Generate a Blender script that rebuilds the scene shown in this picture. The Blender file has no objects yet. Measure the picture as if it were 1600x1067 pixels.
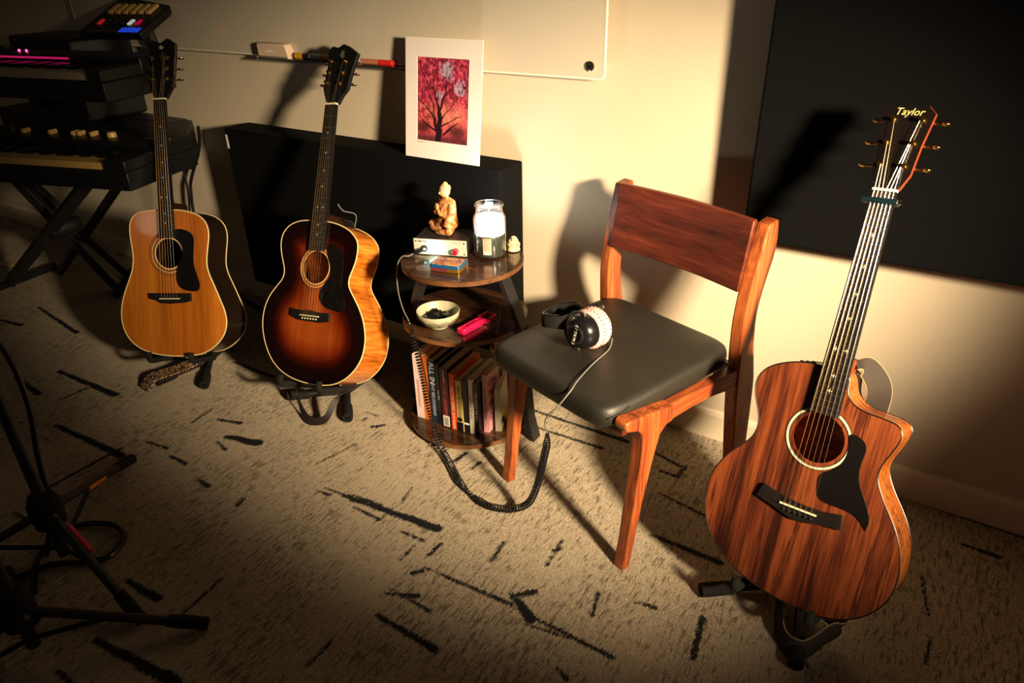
import bpy, bmesh, math, random
import numpy as np
from mathutils import Vector, Matrix, geometry
S = bpy.context.scene
COL = S.collection
random.seed(7)
rng = np.random.default_rng(11)
# ---------------------------------------------------------------- camera
cam_d = bpy.data.cameras.new('camera'); cam = bpy.data.objects.new('camera', cam_d); COL.objects.link(cam)
Rw = ((0.84350852, 0.24116067, -0.47993218), (0.53676035, -0.41097944, 0.73687463), (-0.01953708, -0.8791686, -0.47611015))
m = Matrix.Identity(4)
for i in range(3):
    m[i][0] = Rw[i][0]; m[i][1] = -Rw[i][1]; m[i][2] = -Rw[i][2]
m[0][3], m[1][3], m[2][3] = 0.0, -1.813, 1.3
cam.matrix_world = m
cam_d.sensor_width = 36; cam_d.lens = 1121 / 1600 * 36; cam_d.clip_start = 0.02
S.camera = cam
# ---------------------------------------------------------------- light, world, exposure
S.view_settings.view_transform = 'Standard'; S.view_settings.look = 'None'
S.view_settings.gamma = 1; S.view_settings.exposure = 0; S.view_settings.use_curve_mapping = False
W = bpy.data.worlds.new('world'); S.world = W; W.use_nodes = True
W.node_tree.nodes['Background'].inputs[0].default_value = (1.0, 0.80, 0.60, 1)
W.node_tree.nodes['Background'].inputs[1].default_value = 0.022
def lamp(name, kind, loc, power, color, radius=0.05, target=None, size=46, blend=0.5):
    d = bpy.data.lights.new(name, kind); d.energy = power; d.color = color
    d.shadow_soft_size = radius
    o = bpy.data.objects.new(name, d); COL.objects.link(o); o.location = loc
    if kind == 'SPOT':
        d.spot_size = math.radians(size); d.spot_blend = blend
        v = Vector(target) - Vector(loc); o.rotation_euler = v.to_track_quat('-Z', 'Y').to_euler()
    return o
lamp('reading_lamp', 'SPOT', (1.25, -1.42, 1.36), 1080, (1.0, 0.77, 0.50), 0.12, (-1.20, 0.0, 0.37), 44.5, 1.0)
lamp('far_room_lamp', 'POINT', (-3.05, -2.95, 1.45), 0.9, (1.0, 0.86, 0.70), 0.09)
lamp('jar_glow', 'POINT', (-1.093, -0.237, 0.672), 2.4, (1.0, 0.93, 0.86), 0.012)
lamp('amp_led_glow', 'POINT', (-1.228, -0.330, 0.567), 0.30, (0.45, 1.0, 0.95), 0.004)
# ---------------------------------------------------------------- mesh helpers
def norm(v):
    v = Vector(v); return v.normalized()
def smooth_path(P, n=8, closed=False):
    P = [Vector(p) for p in P]; out = []; N = len(P)
    rngi = range(N) if closed else range(N - 1)
    for i in rngi:
        p1, p2 = P[i % N], P[(i + 1) % N]
        p0 = P[(i - 1) % N] if (closed or i > 0) else p1 * 2 - p2
        p3 = P[(i + 2) % N] if (closed or i < N - 2) else p2 * 2 - p1
        for k in range(n):
            t = k / n
            out.append(0.5 * ((2 * p1) + (p2 - p0) * t + (2 * p0 - 5 * p1 + 4 * p2 - p3) * t * t + (3 * p1 - p0 - 3 * p2 + p3) * t ** 3))
    if not closed: out.append(P[-1])
    return out
class MB:
    def __init__(s): s.v = []; s.f = []
    def add(s, vs, fs, M=None):
        b = len(s.v)
        s.v += [tuple(M @ Vector(p)) if M is not None else tuple(p) for p in vs]
        s.f += [tuple(b + i for i in f) for f in fs]; return s
    def box(s, x0, x1, y0, y1, z0, z1, M=None):
        vs = [(x, y, z) for z in (z0, z1) for y in (y0, y1) for x in (x0, x1)]
        return s.add(vs, [(0, 2, 3, 1), (4, 5, 7, 6), (0, 1, 5, 4), (2, 6, 7, 3), (0, 4, 6, 2), (1, 3, 7, 5)], M)
    def tube(s, P, r, n=8, closed=False, flat=None, cap=True, M=None):
        P = [Vector(p) for p in P]; N = len(P); R = r if isinstance(r, (list, tuple)) else [r] * N
        up = None; vs = []
        for i in range(N):
            a = P[(i - 1) % N] if (closed or i > 0) else P[i]
            b = P[(i + 1) % N] if (closed or i < N - 1) else P[i]
            t = (b - a); t = t.normalized() if t.length > 1e-9 else Vector((0, 0, 1))
            if up is None:
                up = Vector((0, 0, 1)) if abs(t.z) < .9 else Vector((1, 0, 0))
            u = (up - t * up.dot(t)); u = u.normalized() if u.length > 1e-6 else t.orthogonal().normalized()
            w = t.cross(u); up = u
            for k in range(n):
                q = 2 * math.pi * k / n
                vs.append(P[i] + u * (math.cos(q) * R[i] * (flat or 1)) + w * (math.sin(q) * R[i]))
        fs = []
        for i in range(N if closed else N - 1):
            j = (i + 1) % N
            for k in range(n):
                l = (k + 1) % n; fs.append((i * n + k, i * n + l, j * n + l, j * n + k))
        if cap and not closed:
            fs.append(tuple(range(n - 1, -1, -1))); fs.append(tuple((N - 1) * n + k for k in range(n)))
        return s.add(vs, fs, M)
    def lathe(s, prof, c=(0, 0, 0), n=32, M=None, cap=True):
        vs = []; fs = []
        for r, z in prof:
            for k in range(n):
                a = 2 * math.pi * k / n; vs.append((c[0] + r * math.cos(a), c[1] + r * math.sin(a), c[2] + z))
        for i in range(len(prof) - 1):
            for k in range(n):
                l = (k + 1) % n; fs.append((i * n + k, i * n + l, (i + 1) * n + l, (i + 1) * n + k))
        if cap:
            fs.append(tuple(range(n - 1, -1, -1))); fs.append(tuple((len(prof) - 1) * n + k for k in range(n)))
        return s.add(vs, fs, M)
    def prism(s, poly, z0, z1, M=None):
        n = len(poly)
        vs = [(x, y, z0) for x, y in poly] + [(x, y, z1) for x, y in poly]
        fs = [tuple(range(n - 1, -1, -1)), tuple(range(n, 2 * n))] + [(i, (i + 1) % n, n + (i + 1) % n, n + i) for i in range(n)]
        return s.add(vs, fs, M)
    def ball(s, c, r, n=16, M=None, sc=(1, 1, 1)):
        prof = []
        for i in range(n // 2 + 1):
            a = math.pi * i / (n // 2); prof.append((max(1e-5, math.sin(a)), -math.cos(a)))
        vs = []; fs = []
        Mx = Matrix.Translation(c) @ Matrix.Diagonal((r * sc[0], r * sc[1], r * sc[2], 1))
        if M is not None: Mx = M @ Mx
        return s.lathe(prof, (0, 0, 0), n, Mx)
    def strip(s, P, Wv, th, M=None):
        """ribbon: path P with half-width vectors Wv and thickness th"""
        P = [Vector(p) for p in P]; vs = []
        for i, p in enumerate(P):
            t = (P[min(i + 1, len(P) - 1)] - P[max(i - 1, 0)]).normalized(); w = Vector(Wv[i])
            w = w - t * w.dot(t); nn = t.cross(w).normalized() * th / 2
            vs += [p - w - nn, p + w - nn, p + w + nn, p - w + nn]
        fs = []
        for i in range(len(P) - 1):
            for k in range(4):
                l = (k + 1) % 4; fs.append((i * 4 + k, i * 4 + l, i * 4 + 4 + l, i * 4 + 4 + k))
        fs += [(3, 2, 1, 0), tuple(len(vs) - 4 + k for k in range(4))]
        return s.add(vs, fs, M)
    def mesh(s, name, mat, smooth=True, angle=35):
        me = bpy.data.meshes.new(name); me.from_pydata(s.v, [], s.f); me.update()
        bm = bmesh.new(); bm.from_mesh(me); bmesh.ops.recalc_face_normals(bm, faces=bm.faces); bm.to_mesh(me); bm.free()
        if smooth:
            me.polygons.foreach_set('use_smooth', [True] * len(me.polygons)); me.set_sharp_from_angle(angle=math.radians(angle))
        if mat: me.materials.append(mat)
        return me
    def build(s, name, mat, parent=None, smooth=True, angle=35, bevel=0, seg=2, label=None, sub=0):
        me = s.mesh(name, mat, smooth, angle); return put(name, me, parent, bevel, seg, label, sub)
def put(name, me, parent=None, bevel=0, seg=2, label=None, sub=0):
    o = bpy.data.objects.new(name, me); COL.objects.link(o)
    if parent: o.parent = parent
    if label: o['label'] = label
    if bevel:
        b = o.modifiers.new('bevel', 'BEVEL'); b.width = bevel; b.segments = seg; b.limit_method = 'ANGLE'; b.angle_limit = math.radians(40)
    if sub:
        b = o.modifiers.new('sub', 'SUBSURF'); b.levels = sub; b.render_levels = sub
    return o
def tag(o, label, cat, group=None, kind=None):
    if label: o['label'] = label
    if cat: o['category'] = cat
    if group: o['group'] = group
    if kind: o['kind'] = kind
    return o
def thing(name, label, cat, loc=(0, 0, 0), rz=0, group=None):
    o = bpy.data.objects.new(name, None); COL.objects.link(o); o.location = loc; o.rotation_euler = (0, 0, rz)
    o.empty_display_size = .05
    return tag(o, label, cat, group)
def struct(o): o['kind'] = 'structure'; return o
def ext(poly, z0, z1, axis):
    """prism of a 2D polygon extruded along x (poly = y,z), y (poly = x,z) or z"""
    if axis == 'x': M = Matrix(((0, 0, 1, 0), (1, 0, 0, 0), (0, 1, 0, 0), (0, 0, 0, 1)))
    elif axis == 'y': M = Matrix(((1, 0, 0, 0), (0, 0, 1, 0), (0, 1, 0, 0), (0, 0, 0, 1)))
    else: M = Matrix.Identity(4)
    return MB().prism(poly, z0, z1, M)
# ---------------------------------------------------------------- materials
def srgb(c):
    return tuple((x / 255 / 12.92 if x / 255 <= .04045 else ((x / 255 + .055) / 1.055) ** 2.4) for x in c) + (1,)
def mat(name, rgb, rough=.6, metal=0, spec=.5, coat=0, emit=None, estr=0, alpha=1, noise=0, nscale=40, bump=0, bscale=200, sheen=0):
    m = bpy.data.materials.new(name); m.use_nodes = True; nt = m.node_tree; b = nt.nodes['Principled BSDF']
    col = srgb(rgb)
    b.inputs['Base Color'].default_value = col; b.inputs['Roughness'].default_value = rough; b.inputs['Metallic'].default_value = metal
    b.inputs['Specular IOR Level'].default_value = spec; b.inputs['Coat Weight'].default_value = coat; b.inputs['Coat Roughness'].default_value = .06
    b.inputs['Alpha'].default_value = alpha
    if sheen: b.inputs['Sheen Weight'].default_value = sheen
    if emit: b.inputs['Emission Color'].default_value = srgb(emit); b.inputs['Emission Strength'].default_value = estr
    tc = nt.nodes.new('ShaderNodeTexCoord')
    if noise:
        n = nt.nodes.new('ShaderNodeTexNoise'); n.inputs['Scale'].default_value = nscale; n.inputs['Detail'].default_value = 5
        nt.links.new(tc.outputs['Object'], n.inputs['Vector'])
        r = nt.nodes.new('ShaderNodeMapRange'); r.inputs[3].default_value = 1 - noise; r.inputs[4].default_value = 1 + noise
        r.inputs[1].default_value = .3; r.inputs[2].default_value = .7
        nt.links.new(n.outputs[0], r.inputs[0])
        x = nt.nodes.new('ShaderNodeVectorMath'); x.operation = 'SCALE'; x.inputs[0].default_value = col[:3]
        nt.links.new(r.outputs[0], x.inputs['Scale']); nt.links.new(x.outputs[0], b.inputs['Base Color'])
    if bump:
        n = nt.nodes.new('ShaderNodeTexNoise'); n.inputs['Scale'].default_value = bscale; n.inputs['Detail'].default_value = 3
        nt.links.new(tc.outputs['Object'], n.inputs['Vector'])
        bp = nt.nodes.new('ShaderNodeBump'); bp.inputs['Strength'].default_value = bump; bp.inputs['Distance'].default_value = .002
        nt.links.new(n.outputs[0], bp.inputs['Height']); nt.links.new(bp.outputs[0], b.inputs['Normal'])
    return m
def ramp(nt, stops):
    r = nt.nodes.new('ShaderNodeValToRGB'); e = r.color_ramp.elements
    e[0].position = stops[0][0]; e[0].color = srgb(stops[0][1]); e[1].position = stops[-1][0]; e[1].color = srgb(stops[-1][1])
    for p, c in stops[1:-1]:
        k = e.new(p); k.color = srgb(c)
    return r
def wood(name, stops, along='Y', fine=160, broad=14, rough=.35, coat=0.0, stretch=.05, dist=1.5, spec=.4, seed=0, fweight=.45, edge=None):
    """grain runs along the given object axis"""
    m = bpy.data.materials.new(name); m.use_nodes = True; nt = m.node_tree; L = nt.links.new; b = nt.nodes['Principled BSDF']
    b.inputs['Roughness'].default_value = rough; b.inputs['Coat Weight'].default_value = coat; b.inputs['Coat Roughness'].default_value = .05
    b.inputs['Specular IOR Level'].default_value = spec
    tc = nt.nodes.new('ShaderNodeTexCoord'); mp = nt.nodes.new('ShaderNodeMapping')
    s = {'X': (stretch, 1, 1), 'Y': (1, stretch, 1), 'Z': (1, 1, stretch)}[along]
    mp.inputs['Scale'].default_value = s; mp.inputs['Location'].default_value = (seed, seed * .7, seed * .3)
    L(tc.outputs['Object'], mp.inputs['Vector'])
    n1 = nt.nodes.new('ShaderNodeTexNoise'); n1.inputs['Scale'].default_value = broad; n1.inputs['Detail'].default_value = 3; n1.inputs['Distortion'].default_value = dist
    n2 = nt.nodes.new('ShaderNodeTexNoise'); n2.inputs['Scale'].default_value = fine; n2.inputs['Detail'].default_value = 4
    L(mp.outputs[0], n1.inputs['Vector']); L(mp.outputs[0], n2.inputs['Vector'])
    mx = nt.nodes.new('ShaderNodeMix'); mx.inputs[0].default_value = fweight; L(n1.outputs[0], mx.inputs[2]); L(n2.outputs[0], mx.inputs[3])
    mr = nt.nodes.new('ShaderNodeMapRange'); mr.inputs[1].default_value = .33; mr.inputs[2].default_value = .67; L(mx.outputs[0], mr.inputs[0])
    r = ramp(nt, stops); L(mr.outputs[0], r.inputs[0]); out = r.outputs[0]
    if edge:   # sunburst: attribute 'edge' = distance from the outline
        at = nt.nodes.new('ShaderNodeAttribute'); at.attribute_name = 'edge'
        er = ramp(nt, edge); e_in = nt.nodes.new('ShaderNodeMapRange'); e_in.inputs[1].default_value = 0; e_in.inputs[2].default_value = .14
        L(at.outputs['Fac'], e_in.inputs[0]); L(e_in.outputs[0], er.inputs[0])
        mm = nt.nodes.new('ShaderNodeMix'); mm.data_type = 'RGBA'; mm.blend_type = 'MULTIPLY'; mm.inputs[0].default_value = 1
        L(out, mm.inputs[6]); L(er.outputs[0], mm.inputs[7]); out = mm.outputs[2]
    L(out, b.inputs['Base Color'])
    bp = nt.nodes.new('ShaderNodeBump'); bp.inputs['Strength'].default_value = .06; bp.inputs['Distance'].default_value = .001
    L(n2.outputs[0], bp.inputs['Height']); L(bp.outputs[0], b.inputs['Normal'])
    return m
M = {}
M['wall'] = mat('wall_paint', (206, 192, 166), .85, bump=.25, bscale=350, noise=.02, nscale=6)
M['base'] = mat('baseboard_paint', (232, 216, 188), .5)
M['black_fabric'] = mat('black_fabric', (9, 9, 9), .95, spec=.1, bump=.5, bscale=900)
M['black'] = mat('black_plastic', (19, 19, 19), .45, spec=.4)
M['black_gloss'] = mat('black_gloss', (16, 16, 16), .12, spec=.5)
M['black_metal'] = mat('black_metal', (30, 30, 30), .45, spec=.5, bump=.1, bscale=400)
M['foam'] = mat('black_foam', (30, 29, 28), .9, spec=.2, bump=.5, bscale=700)
M['chrome'] = mat('chrome', (215, 205, 185), .18, metal=1)
M['gold'] = mat('gold_metal', (214, 170, 96), .22, metal=1)
M['steel'] = mat('steel', (190, 185, 178), .3, metal=1)
M['cream'] = mat('cream_plastic', (232, 214, 170), .4)
M['white'] = mat('white_plastic', (235, 230, 220), .45)
M['bone'] = mat('bone', (240, 225, 185), .35)
M['paper'] = mat('paper', (226, 206, 168), .9, noise=.12, nscale=300)
M['pearl'] = mat('pearl', (166, 172, 150), .2, noise=.15, nscale=60)
M['ebony'] = mat('ebony', (24, 20, 18), .35, noise=.2, nscale=80)
M['string'] = mat('string_bronze', (255, 214, 160), .25, metal=1)
M['string_steel'] = mat('string_steel', (235, 228, 215), .25, metal=1)
M['red'] = mat('red_plastic', (190, 24, 44), .4)
M['orange'] = mat('orange_plastic', (214, 88, 30), .5)
M['leather'] = mat('seat_leather', (32, 30, 23), .5, spec=.5, bump=.25, bscale=260, noise=.18, nscale=14)
# ---------------------------------------------------------------- carpet
MARKS = [(-2.265, -1.015, -1.934, -0.998, 0.013), (-1.97, -0.976, -1.976, -1.22, 0.006), (-1.74, -0.77, -1.633, -0.744, 0.016), (-1.846, -0.724, -1.765, -0.7, 0.008), (-2.606, -0.823, -2.274, -0.81, 0.013), (-2.695, -0.928, -2.514, -0.943, 0.011), (-0.652, -0.836, -0.58, -0.871, 0.013), (-0.878, -1.042, -0.712, -1.045, 0.009), (-0.904, -0.968, -0.787, -0.972, 0.005), (-1.008, -0.16, -0.671, -0.159, 0.008), (-0.962, -0.237, -0.723, -0.228, 0.006), (-0.609, -0.159, -0.49, -0.19, 0.006), (-0.537, -0.238, -0.48, -0.237, 0.006), (-0.609, -0.159, -0.612, -0.225, 0.006), (-0.48, -0.185, -0.482, -0.24, 0.006), (-0.453, -0.488, -0.279, -0.491, 0.009), (-0.5, -0.328, -0.367, -0.351, 0.005), (-0.406, -0.707, -0.356, -0.698, 0.006), (-0.487, -0.724, -0.47, -0.789, 0.005), (-1.457, -1.278, -1.35, -1.274, 0.011), (-1.271, -1.158, -1.258, -1.271, 0.004), (-1.36, -1.415, -1.116, -1.387, 0.013), (-0.258, -0.669, -0.241, -0.78, 0.007), (-1.808, -0.923, -1.734, -0.922, 0.007), (-1.636, -0.95, -1.588, -0.954, 0.008), (-1.459, -0.939, -1.452, -0.965, 0.006), (0.207, -0.123, 0.284, -0.126, 0.007), (0.074, -0.01, 0.334, -0.02, 0.004), (-2.539, -0.056, -2.305, -0.117, 0.015), (-2.547, -0.565, -2.359, -0.57, 0.011), (-3.235, -0.572, -2.85, -0.62, 0.01), (-0.469, -0.95, -0.442, -0.96, 0.006), (-0.584, -0.889, -0.481, -0.87, 0.004), (-1.932, -0.916, -1.851, -0.905, 0.006), (-3.248, -0.721, -3.122, -0.7, 0.01), (-1.954, -1.299, -1.843, -1.289, 0.005), (-0.916, -1.217, -0.917, -1.142, 0.004), (-1.911, -0.698, -1.902, -0.778, 0.004), (-0.059, -0.634, -0.037, -0.675, 0.004), (0.135, -0.288, 0.16, -0.403, 0.003), (-2.4, -0.82, -2.41, -0.93, 0.004), (-2.1, -0.45, -1.9, -0.45, 0.008), (-0.3, -0.33, -0.2, -0.33, 0.008), (-1.301, -0.787, -1.217, -0.78, 0.0045), (-1.232, -0.783, -0.932, -0.752, 0.013), (-1.21, -0.77, -1.12, -0.762, 0.007), (-1.176, -0.803, -1.082, -0.804, 0.0052), (-1.082, -0.804, -1.085, -0.754, 0.0032), (-1.004, -0.809, -0.936, -0.805, 0.0052), (-1.314, -0.808, -1.267, -0.801, 0.0045), (-0.893, -0.833, -0.893, -0.792, 0.0065), (-0.759, -0.706, -0.752, -0.772, 0.0055), (-0.63, -0.717, -0.639, -0.622, 0.0039), (-0.638, -0.663, -0.63, -0.653, 0.0075), (-0.891, -0.903, -0.878, -0.887, 0.0075), (-0.875, -0.874, -0.637, -0.859, 0.006), (-0.66, -0.862, -0.385, -0.866, 0.0055), (-0.904, -0.984, -0.836, -0.951, 0.0065), (-0.642, -0.83, -0.613, -0.801, 0.0091), (-1.388, -0.499, -1.362, -0.472, 0.0065), (-1.438, -0.489, -1.438, -0.472, 0.0052), (-1.455, -0.444, -1.413, -0.444, 0.0039), (-1.078, -0.721, -1.094, -0.659, 0.003), (-0.944, -0.887, -0.945, -0.832, 0.003), (-1.401, -0.724, -1.368, -0.592, 0.0028), (-1.062, -0.51, -1.055, -0.456, 0.0065), (-0.997, -0.505, -0.995, -0.47, 0.0052), (-1.744, -0.803, -1.69, -0.816, 0.0062)]
r_ = random.Random(3)
for _ in range(44):      # smaller flecks and marks all over
    x, y = r_.uniform(-4.6, 1.8), r_.uniform(-2.6, -.05); l = r_.uniform(.03, .10)
    if -2.2 < x < .1 and -1.3 < y < -.2 and True: continue
    if r_.random() < .5: MARKS.append((x, y, x + l, y + r_.uniform(-.006, .006), r_.uniform(.003, .006)))
    else: MARKS.append((x, y, x + r_.uniform(-.005, .005), y - l, r_.uniform(.002, .004)))
xs = np.concatenate([np.linspace(-5.2, -3.5, 12)[:-1], np.arange(-3.5, .45, .005), np.linspace(.45, 2.4, 14)])
ys = np.concatenate([np.linspace(-3.4, -1.72, 10)[:-1], np.arange(-1.72, 0.0, .005), [0.0]])
X, Y = np.meshgrid(xs, ys); nx, ny = len(xs), len(ys)
fld = np.full(X.shape, -1.0)
jit = .004 * np.sin(X * 90 + 3 * np.sin(Y * 37)) + .003 * np.sin(Y * 130 + X * 45)
for x0, y0, x1, y1, w in MARKS:
    dx, dy = x1 - x0, y1 - y0; t = np.clip(((X - x0) * dx + (Y - y0) * dy) / (dx * dx + dy * dy), 0, 1)
    d = np.hypot(X - x0 - t * dx, Y - y0 - t * dy)
    w_ = w * (.60 + .45 * t) if abs(dx) > abs(dy) else w
    fld = np.maximum(fld, (w_ - d) / .03 + jit * 8 * (w / .012))
fld = np.clip(fld, -1, 1)
co = np.zeros((ny * nx, 3), np.float32); co[:, 0] = X.ravel(); co[:, 1] = Y.ravel()
ii = np.arange((ny - 1) * (nx - 1)); a = (ii // (nx - 1)) * nx + ii % (nx - 1)
quads = np.stack([a, a + 1, a + nx + 1, a + nx], 1).astype(np.int32)
def grid_mesh(name, co, quads):
    me = bpy.data.meshes.new(name); me.vertices.add(len(co)); me.vertices.foreach_set('co', co.ravel())
    me.loops.add(quads.size); me.loops.foreach_set('vertex_index', quads.ravel())
    me.polygons.add(len(quads)); me.polygons.foreach_set('loop_start', np.arange(0, quads.size, 4, dtype=np.int32))
    me.update(calc_edges=True); me.validate(); return me
me = grid_mesh('floor', co, quads)
at = me.attributes.new('mark', 'FLOAT', 'POINT'); at.data.foreach_set('value', fld.ravel().astype(np.float32))
def carpet_mat():
    m = bpy.data.materials.new('carpet'); m.use_nodes = True; nt = m.node_tree; L = nt.links.new; b = nt.nodes['Principled BSDF']
    b.inputs['Roughness'].default_value = .95; b.inputs['Specular IOR Level'].default_value = .1; b.inputs['Sheen Weight'].default_value = .1
    tc = nt.nodes.new('ShaderNodeTexCoord')
    def noise(scale, det, sx=1, sy=1, rough=.5):
        mp = nt.nodes.new('ShaderNodeMapping'); mp.inputs['Scale'].default_value = (sx, sy, 1); L(tc.outputs['Object'], mp.inputs['Vector'])
        n = nt.nodes.new('ShaderNodeTexNoise'); n.inputs['Scale'].default_value = scale; n.inputs['Detail'].default_value = det
        n.inputs['Roughness'].default_value = rough; L(mp.outputs[0], n.inputs['Vector']); return n.outputs[0]
    def math_(op, a, b_=None, clamp=False):
        n = nt.nodes.new('ShaderNodeMath'); n.operation = op; n.use_clamp = clamp
        for k, v in ((0, a), (1, b_)):
            if v is None: continue
            if isinstance(v, (int, float)): n.inputs[k].default_value = v
            else: L(v, n.inputs[k])
        return n.outputs[0]
    def mr(v, a, b_, c=0, d=1):
        n = nt.nodes.new('ShaderNodeMapRange'); n.inputs[1].default_value = a; n.inputs[2].default_value = b_; n.inputs[3].default_value = c; n.inputs[4].default_value = d; L(v, n.inputs[0]); return n.outputs[0]
    streak = noise(1, 6, 120, 24, .66)          # short ragged flecks along y
    patch = noise(1, 2, 5, 2.5)
    fine = noise(1, 3, 380, 300, .7)
    loop = noise(1, 4, 210, 110, .7)
    crack = noise(1, 4, 95, 26, .7)
    jag = noise(1, 5, 330, 60, .8)
    f = math_('ADD', streak, math_('MULTIPLY', math_('SUBTRACT', patch, .5), .20))
    fleck = mr(f, .562, .586)
    groove = mr(math_('ABSOLUTE', math_('SUBTRACT', crack, .5)), .006, .026, 1, 0)
    groove = math_('MULTIPLY', groove, mr(patch, .30, .55, .35, 1))
    at = nt.nodes.new('ShaderNodeAttribute'); at.attribute_name = 'mark'
    mk = math_('ADD', at.outputs['Fac'], math_('MULTIPLY', math_('SUBTRACT', jag, .5), 1.5))
    mark = mr(mk, -.03, .01)
    base = ramp(nt, [(0, (186, 156, 116)), (.45, (248, 226, 190)), (1, (255, 246, 222))]); L(mr(fine, .3, .7), base.inputs[0])  # grain speckle: fine pile shading put into the base colour
    def mix(fac, c1, c2):
        n = nt.nodes.new('ShaderNodeMix'); n.data_type = 'RGBA'
        if isinstance(fac, float): n.inputs[0].default_value = fac
        else: L(fac, n.inputs[0])
        for i, c in ((6, c1), (7, c2)):
            if isinstance(c, tuple): n.inputs[i].default_value = srgb(c)
            else: L(c, n.inputs[i])
        return n.outputs[2]
    c = mix(math_('MULTIPLY', fleck, .58), base.outputs[0], (88, 72, 42))
    c = mix(math_('MULTIPLY', groove, .60), c, (98, 78, 48))  # shade between the pile painted along the grooves
    c = mix(mark, c, (22, 24, 28))
    L(c, b.inputs['Base Color'])
    h = math_('ADD', math_('MULTIPLY', loop, .8), math_('MULTIPLY', fine, .7))
    h = math_('SUBTRACT', h, math_('MULTIPLY', groove, .30)); h = math_('SUBTRACT', h, math_('MULTIPLY', mark, .5)); h = math_('SUBTRACT', h, math_('MULTIPLY', fleck, .3))
    bp = nt.nodes.new('ShaderNodeBump'); bp.inputs['Strength'].default_value = 1.0; bp.inputs['Distance'].default_value = .018
    L(h, bp.inputs['Height']); L(bp.outputs[0], b.inputs['Normal'])
    return m
me.materials.append(carpet_mat())
struct(put('floor', me))['label'] = 'beige patterned carpet with dark broken dashes and brown flecks'
# ---------------------------------------------------------------- room shell
struct(MB().box(-5.2, 2.4, 0, .1, 0, 2.5).build('wall_back', M['wall'], smooth=False))
struct(MB().box(-5.3, -5.2, -3.4, 0, 0, 2.5).build('wall_left', M['wall'], smooth=False))
bb = [(0, 0), (-.014, 0), (-.014, .080), (-.010, .090), (0, .093)]
struct(ext(bb, -5.2, 2.4, 'x').build('baseboard_back', M['base'], smooth=False))
struct(MB().box(-5.2, -5.186, -3.4, -.014, 0, .09).build('baseboard_left', M['base'], smooth=False))
# ---------------------------------------------------------------- acoustic panels
def panel(x0, x1, z0, z1, th, label):
    t = thing('sound_absorber', label, 'acoustic panel', ((x0 + x1) / 2, 0, z0))
    w = (x1 - x0) / 2; h = z1 - z0
    MB().box(-w, w, -th, -.004, 0, h).build('fabric_cover', M['black_fabric'], t, bevel=.006)
    MB().box(-w + .03, w - .03, -.004, 0, .03, h - .03).build('backing_frame', M['black'], t, smooth=False)
    return t
p1 = panel(-2.338, -1.126, .150, .757, .125, 'long low thick black fabric panel on wall behind the round side table')
MB().box(-.0045, .0045, -.1262, -.1248, .535, .585, Matrix.Translation((-.598, 0, 0))).build('edge_label', M['white'], p1, smooth=False, label='small white label')
p2 = panel(-.433, .78, .668, 1.75, .10, 'big black fabric panel on wall above the koa guitar')
# ---------------------------------------------------------------- glass board with its tray
M['glassboard'] = mat('frosted_glass', (206, 196, 174), .22, spec=.5, coat=.25)
M['glass_edge'] = mat('glass_edge', (240, 236, 214), .2, spec=.6)
gb = thing('glass_board', 'frosted glass writing board high on the wall', 'whiteboard', (-2.0, -.03, 1.006))
def rrect(x0, x1, z0, z1, r, n=5):
    pts = []
    for cx_, cz_, a0 in ((x1 - r, z0 + r, -90), (x1 - r, z1 - r, 0), (x0 + r, z1 - r, 90), (x0 + r, z0 + r, 180)):
        for k in range(n + 1):
            a = math.radians(a0 + 90 * k / n); pts.append((cx_ + r * math.cos(a), cz_ + r * math.sin(a)))
    return pts
rp = rrect(-1.3, 1.143, 0, 1.1, .012)
ext(rp, -.003, .003, 'y').build('glass_pane', M['glassboard'], gb, smooth=False)
MB().tube([(x, -.0005, z) for x, z in rp], .0038, 6, closed=True).build('glass_edge', M['glass_edge'], gb)
for bx, bz in ((1.104, .031), (-1.26, .031)):
    b = MB(); Mx = Matrix.Translation((bx, 0, bz)) @ Matrix.Rotation(math.pi / 2, 4, 'X')
    b.lathe([(.004, -.0275), (.0085, -.0275), (.0085, -.004), (.0085, .004), (.0125, .004), (.0125, .008), (.009, .010)], n=20, M=Mx)
    o = b.build('standoff_bolt', M['chrome'], gb, label='round chrome standoff bolt')
    q = MB()
    for k in range(4):
        q.box(-.009, .009, -.0012, .0012, .0099, .0108, Mx @ Matrix.Rotation(k * math.pi / 4, 4, 'Z'))
    q.build('bolt_slot', M['black'], o, smooth=False)
tr = thing('marker_tray', 'thin dark glass marker tray below the writing board', 'tray', (-1.80, 0, 1.0))
MB().box(-.362, .40, -.066, 0, -.004, .002).build('shelf', mat('dark_glass', (30, 30, 34), .1, coat=.5), tr, bevel=.0015)
MB().tube([(-.362, -.066, 0), (.40, -.066, 0)], .0028, 6).build('front_lip', M['black_gloss'], tr)
MB().box(-.363, -.355, -.066, -.002, -.0045, .0035).build('end_cap', M['glass_edge'], tr, bevel=.001)
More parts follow.
